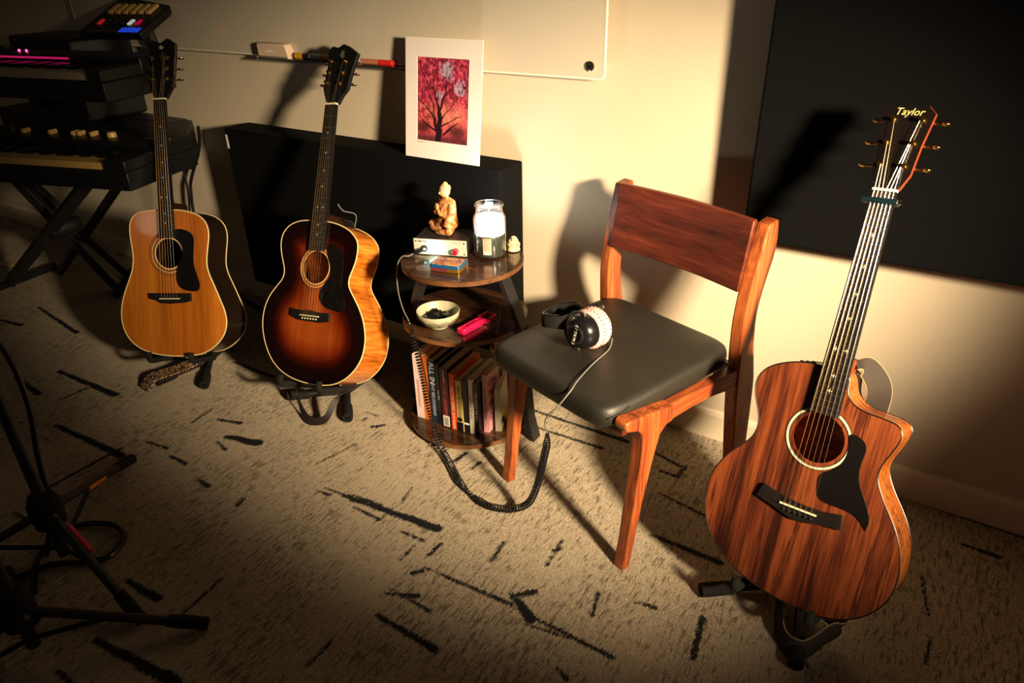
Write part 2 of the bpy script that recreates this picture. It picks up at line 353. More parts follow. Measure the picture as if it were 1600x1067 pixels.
# eraser, markers
er = thing('eraser', 'tan and white board eraser block at left end of the marker tray', 'eraser', (-2.080, -.035, 1.002))
pf = [(-.075, 0), (.075, 0), (.068, .03), (.060, .045), (-.068, .047), (-.078, .043)]
ext(pf, -.026, .022, 'y').build('shell', mat('eraser_tan', (222, 196, 170), .6), er, bevel=.004)
ext([(-.07, -.001), (.07, -.001), (.07, .006), (-.07, .006)], -.028, .024, 'y').build('felt_pad', mat('felt_grey', (110, 100, 92), .95), er, smooth=False)
tx_list = []
def text(body, size, material, parent, Mx, name='lettering', extrude=.0002, label=None, align='CENTER', shear=0, sx=1):
    c = bpy.data.curves.new('t', 'FONT'); c.body = body; c.size = size; c.extrude = extrude; c.align_x = align; c.align_y = 'CENTER'; c.shear = shear
    c.resolution_u = 2
    o = bpy.data.objects.new('t', c); COL.objects.link(o)
    dg = bpy.context.evaluated_depsgraph_get(); me = bpy.data.meshes.new_from_object(o.evaluated_get(dg))
    bpy.data.objects.remove(o); bpy.data.curves.remove(c)
    me.transform(Mx @ Matrix.Diagonal((sx, 1, 1, 1))); me.materials.clear(); me.materials.append(material); me.name = name
    return put(name, me, parent, label=label)
FRONT = Matrix.Rotation(math.pi / 2, 4, 'X')      # text in the xz plane, facing -y
def marker(x0, x1, y, r, cols, label, lettered=None):
    t = thing('marker_pen', label, 'marker', ((x0 + x1) / 2, y, 1.002 + r), 0)
    L_ = (x1 - x0); u0 = -L_ / 2; R90 = Matrix.Rotation(math.pi / 2, 4, 'Y')
    pos = u0
    for nm, frac, c, rr in cols:
        l = L_ * frac
        MB().lathe([(r * rr * .9, 0), (r * rr, .001), (r * rr, l - .001), (r * rr * .9, l)], n=14, M=Matrix.Translation((pos, 0, 0)) @ R90).build(nm, mat('ink_' + nm, c, .4), t)
        pos += l
    return t
marker(-1.985, -1.815, -.045, .0105, [('cap', .22, (214, 160, 20), 1), ('grip_band', .18, (26, 26, 40), 1.02), ('label_band', .30, (205, 190, 190), 1), ('barrel', .30, (214, 160, 20), 1)], 'fat yellow marker with pale middle band beside the eraser')
marker(-1.812, -1.70, -.045, .0085, [('cap', .35, (20, 22, 30), 1), ('barrel', .65, (32, 34, 48), .95)], 'thin black marker between the yellow marker and the dark guitar headstock')
marker(-1.70, -1.555, -.045, .0085, [('end_plug', .06, (230, 220, 200), .9), ('barrel', .50, (190, 120, 90), 1), ('cap', .40, (216, 40, 34), 1.05), ('tip', .04, (216, 40, 34), .7)], 'red capped marker right of the dark guitar headstock')
# ---------------------------------------------------------------- matted art print leaning on the panel
card = thing('art_print', 'matted print of a pink-leaved tree leaning on the black wall panel', 'picture', (-1.341, -.118, .757))
lean = math.atan2(.045, .335)
card.rotation_euler = (-lean, 0, math.radians(0))
cw, ch = .137, .338
ow, oh0, oh1 = .093, .053, .286
matb = MB()
for x0, x1, z0, z1 in ((-cw, -ow, 0, ch), (ow, cw, 0, ch), (-ow, ow, 0, oh0), (-ow, ow, oh1, ch)):
    matb.box(x0, x1, -.0025, .0, z0, z1)
matb.build('mat_board', mat('mat_board', (236, 226, 218), .8), card, smooth=False)
MB().box(-cw, cw, .0, .002, 0, ch).build('backing_board', M['paper'], card, smooth=False)
gx, gz = 150, 230
px = np.linspace(-ow - .001, ow + .001, gx); pz = np.linspace(oh0 - .001, oh1 + .001, gz); PX, PZ = np.meshgrid(px, pz)
def vnoise(sc, seed, oct=4):
    r = np.random.default_rng(seed); out = np.zeros(PX.shape); amp = 1
    for o_ in range(oct):
        n_ = int(sc * 2 ** o_) + 2; g = r.random((n_ + 1, n_ + 1)); u = (PX - px[0]) / (px[-1] - px[0]) * (n_ - 1); v = (PZ - pz[0]) / (pz[-1] - pz[0]) * (n_ - 1)
        i, j = u.astype(int), v.astype(int); fu, fv = u - i, v - j; fu = fu * fu * (3 - 2 * fu); fv = fv * fv * (3 - 2 * fv)
        out += amp * (g[j, i] * (1 - fu) * (1 - fv) + g[j, i + 1] * fu * (1 - fv) + g[j + 1, i] * (1 - fu) * fv + g[j + 1, i + 1] * fu * fv); amp *= .7
    return out / out.max()
n1, n2, n3 = vnoise(9, 1, 5), vnoise(4, 2, 3), vnoise(30, 5, 2)
U = (PX - px[0]) / (px[-1] - px[0]); V = (PZ - pz[0]) / (pz[-1] - pz[0])
def C3(c): return np.array(srgb(c)[:3])
n4 = rng.random(PX.shape)
lowm = np.clip((.52 - V) / .25, 0, 1)[..., None]
rgb = C3((92, 26, 44)) * (1 - n1[..., None]) + C3((206, 56, 84)) * n1[..., None]
rgb = rgb * (1 - lowm * .5) + C3((240, 96, 92)) * lowm * .5
pk = np.clip((n3 + .35 * n4 - .80) * 4, 0, 1)[..., None]; rgb = rgb * (1 - pk) + C3((238, 110, 128)) * pk
dk = np.clip((.62 - n3 - .25 * n4) * 4, 0, 1)[..., None]; rgb = rgb * (1 - dk * .8) + C3((44, 16, 30)) * dk * .8
skyg = np.exp(-(((U - .55) / .16) ** 2 + ((V - .86) / .12) ** 2)) + .9 * np.exp(-(((U - .45) / .10) ** 2 + ((V - .55) / .08) ** 2)) + .8 * np.exp(-(((U - .82) / .16) ** 2 + ((V - .66) / .12) ** 2)) + .5 * np.exp(-(((U - .14) / .12) ** 2 + ((V - .42) / .05) ** 2))
sk = np.clip((skyg * (.3 + n2) + .9 * (n3 - .5) + .5 * (n4 - .5) - .52) * 3, 0, .8)[..., None]; rgb = rgb * (1 - sk) + C3((176, 170, 194)) * sk
og = np.clip(np.exp(-(((V - .33) / .12) ** 2) - ((U - .6) / .3) ** 2) * (n1 + .4 * n4 - .35) * 1.9, 0, 1)[..., None]; rgb = rgb * (1 - og * .8) + C3((248, 150, 118)) * og * .8
gr = np.clip((.10 - V) / .05 + (n3 - .5), 0, 1)[..., None]; rgb = rgb * (1 - gr * .8) + C3((40, 26, 30)) * gr * .8
for cu, cv_, ru, rv in ((.12, .16, .14, .07), (.80, .14, .16, .08)):
    e = np.clip(1.3 - np.hypot((U - cu) / ru, (V - cv_) / rv) + n3 * .4, 0, 1)[..., None]; rgb = rgb * (1 - e * .85) + C3((30, 22, 24)) * e * .85
BR = [((.42, 0), (.44, .38), .050, .030), ((.42, .1), (.30, .34), .03, .018), ((.30, .34), (.02, .50), .014, .006), ((.40, .12), (.16, .22), .022, .012), ((.16, .22), (.0, .32), .012, .007), ((.44, .38), (.33, .62), .020, .010), ((.33, .62), (.30, .98), .010, .004), ((.44, .36), (.56, .62), .024, .012), ((.56, .62), (.72, .95), .010, .004), ((.56, .62), (.58, .9), .009, .004), ((.50, .20), (.78, .32), .016, .009), ((.78, .32), (1, .36), .009, .004), ((.44, .25), (.72, .48), .014, .008), ((.72, .48), (.96, .72), .008, .003), ((.36, .30), (.28, .52), .014, .007), ((.28, .52), (.08, .78), .007, .003), ((.33, .62), (.12, .9), .006, .003), ((.62, .75), (.92, .94), .006, .003), ((.52, .1), (.80, .26), .02, .010), ((.40, .40), (.40, .95), .010, .005), ((.70, .90), (1, .93), .012, .008), ((.02, .95), (.30, .55), .008, .004), ((.46, .05), (.48, .35), .03, .018), ((.40, .02), (.36, .3), .02, .012)]
for (a0, b0), (a1, b1), w0, w1 in BR:
    A0, A1 = a0 * .8, a1 * .8; UU = U * .8
    t = np.clip(((UU - A0) * (A1 - A0) + (V - b0) * (b1 - b0)) / ((A1 - A0) ** 2 + (b1 - b0) ** 2 + 1e-9), 0, 1)
    d = np.hypot(UU - A0 - t * (A1 - A0) + .008 * np.sin(V * 40), V - b0 - t * (b1 - b0)); ww = (w0 + (w1 - w0) * t) * .8
    e = np.clip((ww - d) / .008 + .5, 0, 1)[..., None]; rgb = rgb * (1 - e) + C3((34, 16, 24)) * e
cop = np.zeros((gx * gz, 3), np.float32); cop[:, 0] = PX.ravel(); cop[:, 1] = -.0006; cop[:, 2] = PZ.ravel()
ii = np.arange((gz - 1) * (gx - 1)); a = (ii // (gx - 1)) * gx + ii % (gx - 1)
mep = grid_mesh('printed_picture', cop, np.stack([a, a + 1, a + gx + 1, a + gx], 1).astype(np.int32))
ca = mep.color_attributes.new('print', 'FLOAT_COLOR', 'POINT'); ca.data.foreach_set('color', np.concatenate([rgb.reshape(-1, 3), np.ones((gx * gz, 1))], 1).astype(np.float32).ravel())
pm = mat('print_paper', (255, 255, 255), .45); an = pm.node_tree.nodes.new('ShaderNodeAttribute'); an.attribute_name = 'print'
pm.node_tree.links.new(an.outputs['Color'], pm.node_tree.nodes['Principled BSDF'].inputs['Base Color']); mep.materials.append(pm)
put('printed_picture', mep, card, label='photographic print of a dark-trunked tree with red and pink leaves')
def scribble(x0, x1, y, z, amp, material, parent, name='caption'):
    n = 26; P = [(x0 + (x1 - x0) * k / n + .0006 * math.sin(k * 2.1), y, z + amp * math.sin(k * 2.6) * (.5 + .5 * math.sin(k * .9))) for k in range(n + 1)]
    return MB().tube(P, .00035, 4).build(name, material, parent)
M['pencil'] = mat('pencil', (120, 98, 96), .9)
scribble(-ow + .002, -ow + .032, -.0028, oh0 - .006, .0022, M['pencil'], card); scribble(ow - .02, ow - .002, -.0028, oh0 - .007, .0015, M['pencil'], card)
scribble(-.035, .012, -.0265, .022, .004, M['white'], er, 'lettering')
# ---------------------------------------------------------------- guitars
def rotvec(w):
    w = Vector(w); return Matrix.Rotation(w.length, 4, w.normalized())
B0 = Matrix(((1, 0, 0, 0), (0, 0, -1, 0), (0, 1, 0, 0), (0, 0, 0, 1)))
def smooth_closed(pts, it=2):
    P = np.array(pts)
    for _ in range(it):   # Chaikin
        Q = np.roll(P, -1, 0); P = np.stack([.75 * P + .25 * Q, .25 * P + .75 * Q], 1).reshape(-1, 2)
    return P
def inside(P, q):
    x, y = q[:, 0], q[:, 1]; c = np.zeros(len(q), bool); n = len(P); j = n - 1
    for i in range(n):
        xi, yi, xj, yj = P[i][0], P[i][1], P[j][0], P[j][1]
        hit = ((yi > y) != (yj > y)) & (x < (xj - xi) * (y - yi) / ((yj - yi) or 1e-12) + xi); c ^= hit; j = i
    return c
def dist_poly(P, q):
    d = np.full(len(q), 9.0); n = len(P)
    for i in range(n):
        a, b = P[i], P[(i + 1) % n]; v = b - a; t = np.clip(((q - a) @ v) / max(v @ v, 1e-12), 0, 1)
        d = np.minimum(d, np.hypot(*(q - a - t[:, None] * v).T))
    return d
def plate(name, outline, hole, hr, mat_, parent, step=.009):
    """flat soundboard with a real sound hole and an 'edge' distance attribute"""
    P = np.array(outline); ring = np.array([(hole[0] + hr * math.cos(2 * math.pi * k / 40), hole[1] + hr * math.sin(2 * math.pi * k / 40)) for k in range(40)])
    gx_ = np.arange(P[:, 0].min(), P[:, 0].max(), step); gy_ = np.arange(P[:, 1].min(), P[:, 1].max(), step)
    G = np.stack(np.meshgrid(gx_, gy_), -1).reshape(-1, 2); G = G[inside(P, G) & (np.hypot(*(G - hole).T) > hr + .004)]; G = G[dist_poly(P, G) > .003]
    pts = [Vector(p) for p in np.concatenate([P, ring, G])]; nP, nR = len(P), len(ring)
    edges = [(i, (i + 1) % nP) for i in range(nP)] + [(nP + i, nP + (i + 1) % nR) for i in range(nR)]
    v, e, f, *_ = geometry.delaunay_2d_cdt(pts, edges, [], 0, 1e-6)
    V_ = np.array([(a[0], a[1]) for a in v]); F_ = [t for t in f]
    cen = np.array([V_[list(t)].mean(0) for t in F_]); ok = inside(P, cen) & (np.hypot(*(cen - hole).T) > hr * .985)
    F_ = [tuple(t) for t, k in zip(F_, ok) if k]
    me = bpy.data.meshes.new(name); me.from_pydata([(a, b, .0) for a, b in V_], [], F_); me.update()
    if len(me.polygons) and me.polygons[0].normal.z < 0: me.flip_normals()
    at = me.attributes.new('edge', 'FLOAT', 'POINT'); at.data.foreach_set('value', dist_poly(P, V_).astype(np.float32))
    me.materials.append(mat_); return put(name, me, parent)
def fr(n, S_=.648): return S_ * 2 ** (-n / 12)
OFF = Vector((0, .19, .05))
def guitar(name, label, p, outline, hole, hr, mats, pick, bridge, head, posts, depth=(.095, .118), frets=20, rosette='rings', binding='cream', buttons=None, inlay='dot', nutw=.0215, cutaway=False):
    root = bpy.data.objects.new(name, None); COL.objects.link(root); root.empty_display_size = .05
    Rm = rotvec(p[3:]) @ B0; root.matrix_world = Matrix.Translation(Vector(p[:3])) @ Rm @ Matrix.Translation(-OFF)
    tag(root, label, 'guitar', 'acoustic guitars on floor stands')
    def P_(name, mb, mt, parent=None, **k):
        o = mb.build(name, mt, parent or root, **k)
        if parent is None: o.location = OFF
        return o
    O = smooth_closed(outline, 2)
    # resample
    seg = np.hypot(*(np.roll(O, -1, 0) - O).T); cum = np.concatenate([[0], np.cumsum(seg)]); n = 150
    Oc = np.concatenate([O, O[:1]]); tt = np.linspace(0, cum[-1], n, endpoint=False)
    O = np.stack([np.interp(tt, cum, Oc[:, 0]), np.interp(tt, cum, Oc[:, 1])], 1)
    dep = lambda y: depth[0] + (depth[1] - depth[0]) * (.29 - y) / .48
    o = plate('soundboard', O, np.array(hole), hr, mats['top'], root); o.location = OFF
    b = MB(); N = len(O); vs = []
    for k_ in range(5):
        for x, y in O: vs.append((x, y, -.0005 - dep(y) * k_ / 4))
    fs = [(i + k_ * N, (i + 1) % N + k_ * N, (i + 1) % N + (k_ + 1) * N, i + (k_ + 1) * N) for i in range(N) for k_ in range(4)]
    b.add(vs, fs); P_('body_sides', b, mats['side'])
    cy = float(O[:, 1].mean()); cxx = float(O[:, 0].mean()); b = MB(); vs = []
    ringsn = (1, .97, .85, .6, .3)
    for r in ringsn:
        for x, y in O:
            xx, yy = cxx + (x - cxx) * r, cy + (y - cy) * r; vs.append((xx, yy, -.0005 - dep(yy) - .010 * (1 - r ** 2)))
    vs.append((cxx, cy, -.0005 - dep(cy) - .010)); fs = [(i + k_ * N, i + (k_ + 1) * N, (i + 1) % N + (k_ + 1) * N, (i + 1) % N + k_ * N) for i in range(N) for k_ in range(len(ringsn) - 1)]
    fs += [((len(ringsn) - 1) * N + i, len(vs) - 1, (len(ringsn) - 1) * N + (i + 1) % N) for i in range(N)]
    b.add(vs, fs); P_('body_back', b, mats['side'])
    bw = mats.get('bw', .0026)
    P_('front_binding', MB().tube([(x, y, -.0008) for x, y in O], bw, 6, closed=True), mats['binding'])
    P_('back_binding', MB().tube([(x, y, -.0005 - dep(y)) for x, y in O], bw * .75, 6, closed=True), mats['binding2'])
    # interior lining of the hole, dark cavity
    b = MB(); b.lathe([(hr, .0002), (hr, -.003)], (hole[0], hole[1], 0), 40, cap=False); P_('soundhole_rim', b, mats['neck'])
    def ring(r0, r1, z=.0006):
        return MB().lathe([(r0, .0001), (r0, z), (r1, z), (r1, .0001)], (hole[0], hole[1], 0), 56, cap=False)
    for i_, (r0, r1, mt) in enumerate(mats['rosette']): P_('rosette_ring', ring(r0, r1, .0006 + .0001 * (i_ % 2)), mt)
    P_('pickguard', MB().prism([tuple(q) for q in smooth_closed(pick, 2)], .0001, .0022), mats['pick'], smooth=False, bevel=.0006)
    P_('bridge', MB().prism([tuple(q) for q in bridge], .0001, .0085), M['ebony'], smooth=False, bevel=.001)
    P_('saddle', MB().box(-.037, .037, -.0015, .0015, .008, .0125), M['bone'], smooth=False)
    pin = MB().ball((0, 0, .0095), .0026, 8).mesh('bridge_pin', mats['pins'])
    for i in range(6):
        o = put('bridge_pin', pin, root); o.location = OFF + Vector((-.0275 + .011 * i, -.009 - (.002 if cutaway else 0), 0))
    # neck, fretboard
    yb = fr(frets) - .004
    fw = lambda y: nutw + (.028 - nutw) * (.648 - y) / (.648 - fr(20))
    b = MB(); vs = []; ys_ = [.652, .62, .5, .40, .33, .305]; nn = 12
    for y in ys_:
        w = fw(y); d = .019 + .006 * (.648 - y) / .35 + (.012 if y < .31 else 0)
        for k in range(nn + 1):
            a = math.pi * k / nn; vs.append((w * math.cos(a), y, .007 - d * math.sin(a)))
    fs = [(i * (nn + 1) + k, i * (nn + 1) + k + 1, (i + 1) * (nn + 1) + k + 1, (i + 1) * (nn + 1) + k) for i in range(len(ys_) - 1) for k in range(nn)]
    fs += [(i * (nn + 1), (i + 1) * (nn + 1), (i + 1) * (nn + 1) + nn, i * (nn + 1) + nn) for i in range(len(ys_) - 1)]
    fs += [tuple(range(nn + 1)), tuple((len(ys_) - 1) * (nn + 1) + k for k in range(nn + 1))]
    b.add(vs, fs); P_('neck', b, mats['neck'])
    hl = MB().box(-.022, .022, .286, .318, -.085, .004); P_('neck_heel', hl, mats['neck'], bevel=.008)
    P_('fretboard', MB().prism([(-nutw, .6465), (-fw(yb), yb), (fw(yb), yb), (nutw, .6465)], .0020, .0110), M['ebony'], smooth=False)
    if mats.get('fb_bind'):
        for s_ in (-1, 1): P_('fretboard_binding', MB().tube([(s_ * nutw, .6465, .0095), (s_ * fw(yb), yb, .0095)], .0011, 6), mats['fb_bind'])
    for i in range(1, frets + 1):
        y = fr(i); w = fw(y); P_('fret', MB().tube([(-w, y, .0113), (w, y, .0113)], .0011, 6), M['steel'])
    dots = [(3, 0), (5, 0), (7, 0), (9, 0), (12, -.010), (12, .010), (15, 0), (17, 0)]
    for f_, x in dots:
        y = (fr(f_) + fr(f_ - 1)) / 2
        if inlay == 'dot': b = MB().lathe([(.003, 0), (.003, .0004)], (x, y, .011), 12)
        else:
            b = MB().prism([(x + .0055 * (1 if k % 2 == 0 else .32) * math.cos(k * math.pi / 4), y + .0055 * (1 if k % 2 == 0 else .32) * math.sin(k * math.pi / 4)) for k in range(8)], .0108, .0114)
        P_('fret_inlay', b, M['pearl'], smooth=False)
    P_('nut', MB().box(-nutw - .001, nutw + .001, .6465, .6515, .002, .0145), M['bone'], smooth=False, bevel=.001)
    # headstock
    H = [tuple(q) for q in head]
    P_('headstock', MB().prism(H, -.010, .003), mats['head_side'], smooth=False, bevel=.002)
    Hc = np.array(H).mean(0); H2 = [tuple(Hc + (np.array(q) - Hc) * .985) for q in H]
    P_('headplate', MB().prism(H2, .003, .0048), mats['head'], smooth=False)
    for i, (x, y) in enumerate(posts):
        side = -1 if i < 3 else 1
        t = MB().lathe([(.0062, .0045), (.0062, .0065), (.004, .007), (.0032, .009), (.0032, .018), (.0040, .019), (.0005, .0195)], (x, y, 0), 16)
        tp = P_('tuning_peg', t, mats['tuner'])
        bx, by = buttons[i] if buttons else (x + side * .036, y)
        s_ = MB().tube([(x, y, -.014), (bx - side * .006, by, -.014)], .0028, 8); s_.box(x - .007, x + .007, y - .010, y + .010, -.019, -.010)
        s_.build('peg_shaft', mats['tuner'], tp, bevel=.001)
        MB().ball((bx, by, -.014), .009, 12, sc=(1.0, .45, .95)).build('peg_button', mats['button'], tp)
    for i in range(6):
        xn = -.0175 + .007 * i; xs_ = -.0275 + .011 * i; px_, py_ = posts[[2, 1, 0, 3, 4, 5][i]]
        r = [.0010, .0009, .0008, .00072, .00062, .00055][i] * mats.get('sr', .55)
        P_('string', MB().tube([(xs_, -.009, .0085), (xs_, 0, .0128), (xn, .649, .0148), (px_ + (.003 if i < 3 else -.003), py_, .0135)], r, 5), mats.get('strmat', M['string']) if i < 4 else M['string_steel'])
    return root, Rm, O, dep, P_
def WL(p, l):   # guitar local -> world
    return Vector(p[:3]) + (rotvec(p[3:]) @ B0).to_3x3() @ Vector(l)
M['top_natural'] = wood('aged_spruce', [(0, (128, 66, 14)), (.45, (180, 100, 24)), (1, (208, 126, 38))], 'Y', 220, 9, .22, .6, .03, 1.2, fweight=.35)
M['top_burst'] = wood('sunburst_spruce', [(0, (150, 74, 22)), (.5, (186, 98, 34)), (1, (206, 120, 46))], 'Y', 260, 8, .12, .9, .03, .6, fweight=.4,
    edge=[(0, (20, 12, 9)), (.32, (36, 18, 13)), (.48, (96, 48, 30)), (.68, (180, 130, 100)), (.95, (226, 200, 176))])
M['koa'] = wood('koa', [(0, (28, 12, 8)), (.24, (52, 23, 14)), (.42, (92, 42, 22)), (.60, (124, 62, 31)), (.72, (60, 26, 15)), (.86, (104, 50, 25)), (1, (78, 36, 20))], 'Y', 200, 17, .32, .4, .05, .35, fweight=.22, seed=3)
M['koa_side'] = wood('koa_side', [(0, (84, 34, 12)), (.35, (150, 76, 26)), (.65, (196, 110, 40)), (1, (120, 54, 20))], 'Z', 150, 18, .28, .5, 1.0, .5, fweight=.5, seed=5)
M['flame'] = wood('flamed_maple', [(0, (130, 62, 14)), (.5, (206, 118, 38)), (1, (238, 160, 66))], 'Z', 110, 22, .22, .7, .12, .8, fweight=.55, seed=2)
M['side_dark'] = mat('dark_side_wood', (34, 22, 16), .3, coat=.3)
M['neck_dark'] = mat('neck_wood_dark', (44, 22, 14), .35, coat=.3)
M['neck_mahog'] = wood('mahogany', [(0, (96, 36, 16)), (1, (158, 70, 34))], 'Y', 140, 12, .4, .1)
M['bind_cream'] = mat('cream_binding', (238, 214, 150), .3)
M['bind_black'] = mat('black_binding', (24, 20, 18), .3)
M['pick_black'] = mat('pickguard_black', (12, 10, 10), .35, spec=.3)
M['tortoise'] = mat('pickguard_tortoise', (16, 11, 10), .35, spec=.3, noise=.5, nscale=50)
g1p = [-2.149, -0.5958, 0.3048, -0.3828, -0.1391, 0.3847]
g2p = [-1.6015, -0.4833, 0.3287, -0.4727, -0.122, 0.0812]
g3p = [-0.1265, -0.5573, 0.2912, -0.4157, -0.0313, -0.1612]
o1 = [[-0.029, 0.293], [-0.073, 0.293], [-0.11, 0.287], [-0.134, 0.27], [-0.144, 0.242], [-0.143, 0.203], [-0.135, 0.152], [-0.138, 0.107], [-0.153, 0.069], [-0.178, 0.017], [-0.191, -0.028], [-0.194, -0.068], [-0.186, -0.107], [-0.166, -0.14], [-0.138, -0.164], [-0.096, -0.182], [-0.045, -0.191], [0.005, -0.194], [0.07, -0.191], [0.113, -0.183], [0.157, -0.156], [0.186, -0.124], [0.199, -0.086], [0.196, -0.048], [0.178, -0.003], [0.157, 0.047], [0.14, 0.085], [0.134, 0.117], [0.14, 0.161], [0.147, 0.198], [0.147, 0.229], [0.136, 0.255], [0.113, 0.274], [0.082, 0.285], [0.047, 0.292], [0.0, 0.293]]
o2 = [[-0.039, 0.294], [-0.085, 0.292], [-0.127, 0.277], [-0.152, 0.249], [-0.156, 0.212], [-0.144, 0.173], [-0.127, 0.134], [-0.131, 0.107], [-0.154, 0.082], [-0.181, 0.05], [-0.198, 0.008], [-0.201, -0.04], [-0.186, -0.092], [-0.155, -0.143], [-0.114, -0.178], [-0.063, -0.198], [-0.01, -0.207], [0.041, -0.208], [0.082, -0.205], [0.114, -0.198], [0.152, -0.179], [0.187, -0.146], [0.209, -0.106], [0.214, -0.068], [0.212, -0.037], [0.199, 0.005], [0.178, 0.041], [0.15, 0.076], [0.131, 0.1], [0.129, 0.125], [0.14, 0.151], [0.15, 0.183], [0.152, 0.221], [0.144, 0.243], [0.117, 0.267], [0.083, 0.281], [0.05, 0.290], [0.0, 0.294]]
o3 = [[-0.031, 0.293], [-0.057, 0.293], [-0.089, 0.286], [-0.126, 0.269], [-0.145, 0.248], [-0.151, 0.225], [-0.146, 0.2], [-0.132, 0.171], [-0.122, 0.142], [-0.126, 0.112], [-0.146, 0.085], [-0.172, 0.056], [-0.191, 0.016], [-0.199, -0.021], [-0.196, -0.058], [-0.184, -0.096], [-0.161, -0.133], [-0.129, -0.16], [-0.08, -0.183], [-0.037, -0.194], [0.03, -0.2], [0.082, -0.198], [0.125, -0.184], [0.152, -0.168], [0.178, -0.143], [0.198, -0.105], [0.203, -0.062], [0.195, -0.015], [0.180, 0.02], [0.160, 0.05], [0.143, 0.072], [0.127, 0.098], [0.12, 0.117], [0.123, 0.14], [0.135, 0.169], [0.143, 0.197], [0.140, 0.214], [0.124, 0.223], [0.097, 0.225], [0.068, 0.227], [0.048, 0.233], [0.034, 0.245], [0.029, 0.259], [0.027, 0.293], [0.0, 0.295]]
pk1 = [[0.023, 0.232], [0.065, 0.228], [0.095, 0.209], [0.093, 0.168], [0.087, 0.117], [0.099, 0.079], [0.111, 0.041], [0.099, 0.022], [0.053, 0.026], [0.029, 0.042], [0.022, 0.067], [0.026, 0.105], [0.045, 0.131], [0.053, 0.162], [0.041, 0.187], [0.021, 0.2]]
pk2 = [[0.033, 0.228], [0.071, 0.22], [0.097, 0.203], [0.106, 0.168], [0.102, 0.136], [0.108, 0.092], [0.124, 0.062], [0.127, 0.037], [0.117, 0.021], [0.085, 0.023], [0.051, 0.03], [0.028, 0.047], [0.022, 0.073], [0.038, 0.1], [0.059, 0.127], [0.057, 0.159], [0.038, 0.19]]
pk3 = [[0.053, 0.178], [0.07, 0.179], [0.087, 0.169], [0.091, 0.154], [0.088, 0.127], [0.089, 0.105], [0.098, 0.082], [0.115, 0.056], [0.125, 0.038], [0.130, 0.022], [0.127, 0.005], [0.127, 0.005], [0.124, 0.010], [0.106, 0.026], [0.081, 0.03], [0.05, 0.029], [0.031, 0.033], [0.024, 0.049], [0.02, 0.083], [0.046, 0.1], [0.06, 0.124], [0.061, 0.154]]
br1 = [[-0.079, 0.019], [0.077, 0.018], [0.077, -0.008], [0.051, -0.014], [-0.002, -0.017], [-0.035, -0.015], [-0.052, -0.006], [-0.079, 0.001]]
br2 = [[-0.079, 0.019], [-0.045, 0.014], [-0.006, 0.017], [0.035, 0.013], [0.074, 0.014], [0.074, -0.012], [0.04, -0.018], [-0.006, -0.017], [-0.044, -0.016], [-0.079, -0.004]]
br3 = [(-.079, .025), (-.062, .020), (-.03, .013), (.012, .010), (.048, .012), (.082, .019), (.086, -.011), (.051, -.015), (.024, -.022), (-.008, -.026), (-.046, -.015), (-.087, -.004)]
h1 = [(-.021, .651), (-.034, .684), (-.036, .73), (-.030, .78), (-.035, .812), (-.018, .836), (.010, .826), (.036, .840), (.063, .822), (.060, .78), (.053, .72), (.045, .686), (.021, .651)]
h2 = [(-.021, .651), (-.034, .676), (-.041, .698), (-.034, .753), (-.031, .785), (-.037, .812), (-.020, .828), (.002, .822), (.022, .832), (.046, .822), (.079, .800), (.068, .768), (.060, .738), (.052, .695), (.034, .675), (.021, .651)]
h3 = [(-.022, .651), (-.034, .680), (-.038, .735), (-.041, .792), (-.030, .808), (.002, .805), (.036, .810), (.050, .797), (.040, .735), (.035, .681), (.022, .651)]
ps1 = [(-.020, .780), (-.021, .745), (-.022, .712), (.034, .779), (.032, .745), (.030, .712)]
ps2 = [(-.017, .78), (-.021, .746), (-.026, .715), (.038, .777), (.032, .743), (.024, .712)]
ps3 = [(-.019, .782), (-.021, .739), (-.022, .696), (.031, .782), (.026, .739), (.021, .696)]
thin = lambda r0: (r0, r0 + .0016, M['ebony'])
G1 = guitar('acoustic_guitar', 'honey natural top dreadnought guitar, leftmost, in front of the keyboards', g1p, o1, (0, .150), .049,
    dict(sr=.5, strmat=mat('string_dull', (150, 118, 78), .45, metal=1), top=M['top_natural'], side=M['side_dark'], binding=M['bind_cream'], binding2=M['bind_cream'], neck=M['neck_dark'], bw=.0024, rosette=[(.0495, .053, M['bind_cream']), (.0575, .0595, M['ebony']), (.062, .0645, M['bind_cream']), (.0655, .067, M['ebony']), (.073, .0745, M['ebony'])], pick=M['pick_black'], pins=M['black'], head_side=M['neck_dark'], head=M['black_gloss'], tuner=M['gold'], button=M['chrome']), pk1, br1, h1, ps1, depth=(.105, .125), frets=20)
G2 = guitar('acoustic_guitar', 'dark sunburst jumbo guitar with flamed maple sides left of the side table', g2p, o2, (0, .150), .050,
    dict(top=M['top_burst'], side=M['flame'], binding=M['bind_cream'], binding2=M['bind_cream'], neck=M['neck_dark'], bw=.0020, rosette=[(.0505, .053, M['bind_cream']), (.0545, .060, M['top_natural']), (.061, .0625, M['bind_cream']), (.067, .0685, M['ebony'])], pick=M['tortoise'], pins=M['bone'], head_side=M['black'], head=M['black_gloss'], tuner=M['gold'], button=M['chrome']), pk2, br2, h2, ps2, depth=(.10, .122), frets=20)
G3 = guitar('acoustic_guitar', 'reddish brown koa cutaway guitar with a capo, right of the chair', g3p, o3, (0, .150), .050,
    dict(sr=.65, top=M['koa'], side=M['koa_side'], binding=M['bind_black'], binding2=M['bind_black'], neck=M['neck_mahog'], bw=.0016, rosette=[(.0585, .0635, M['pearl']), (.0640, .065, M['ebony']), (.0570, .058, M['ebony'])], pick=M['pick_black'], pins=M['ebony'], head_side=M['neck_mahog'], head=mat('head_ebony', (18, 13, 11), .25, coat=.3), tuner=M['gold'], button=M['gold']), pk3, br3, h3, ps3, depth=(.095, .115), frets=20, inlay='star', cutaway=True)
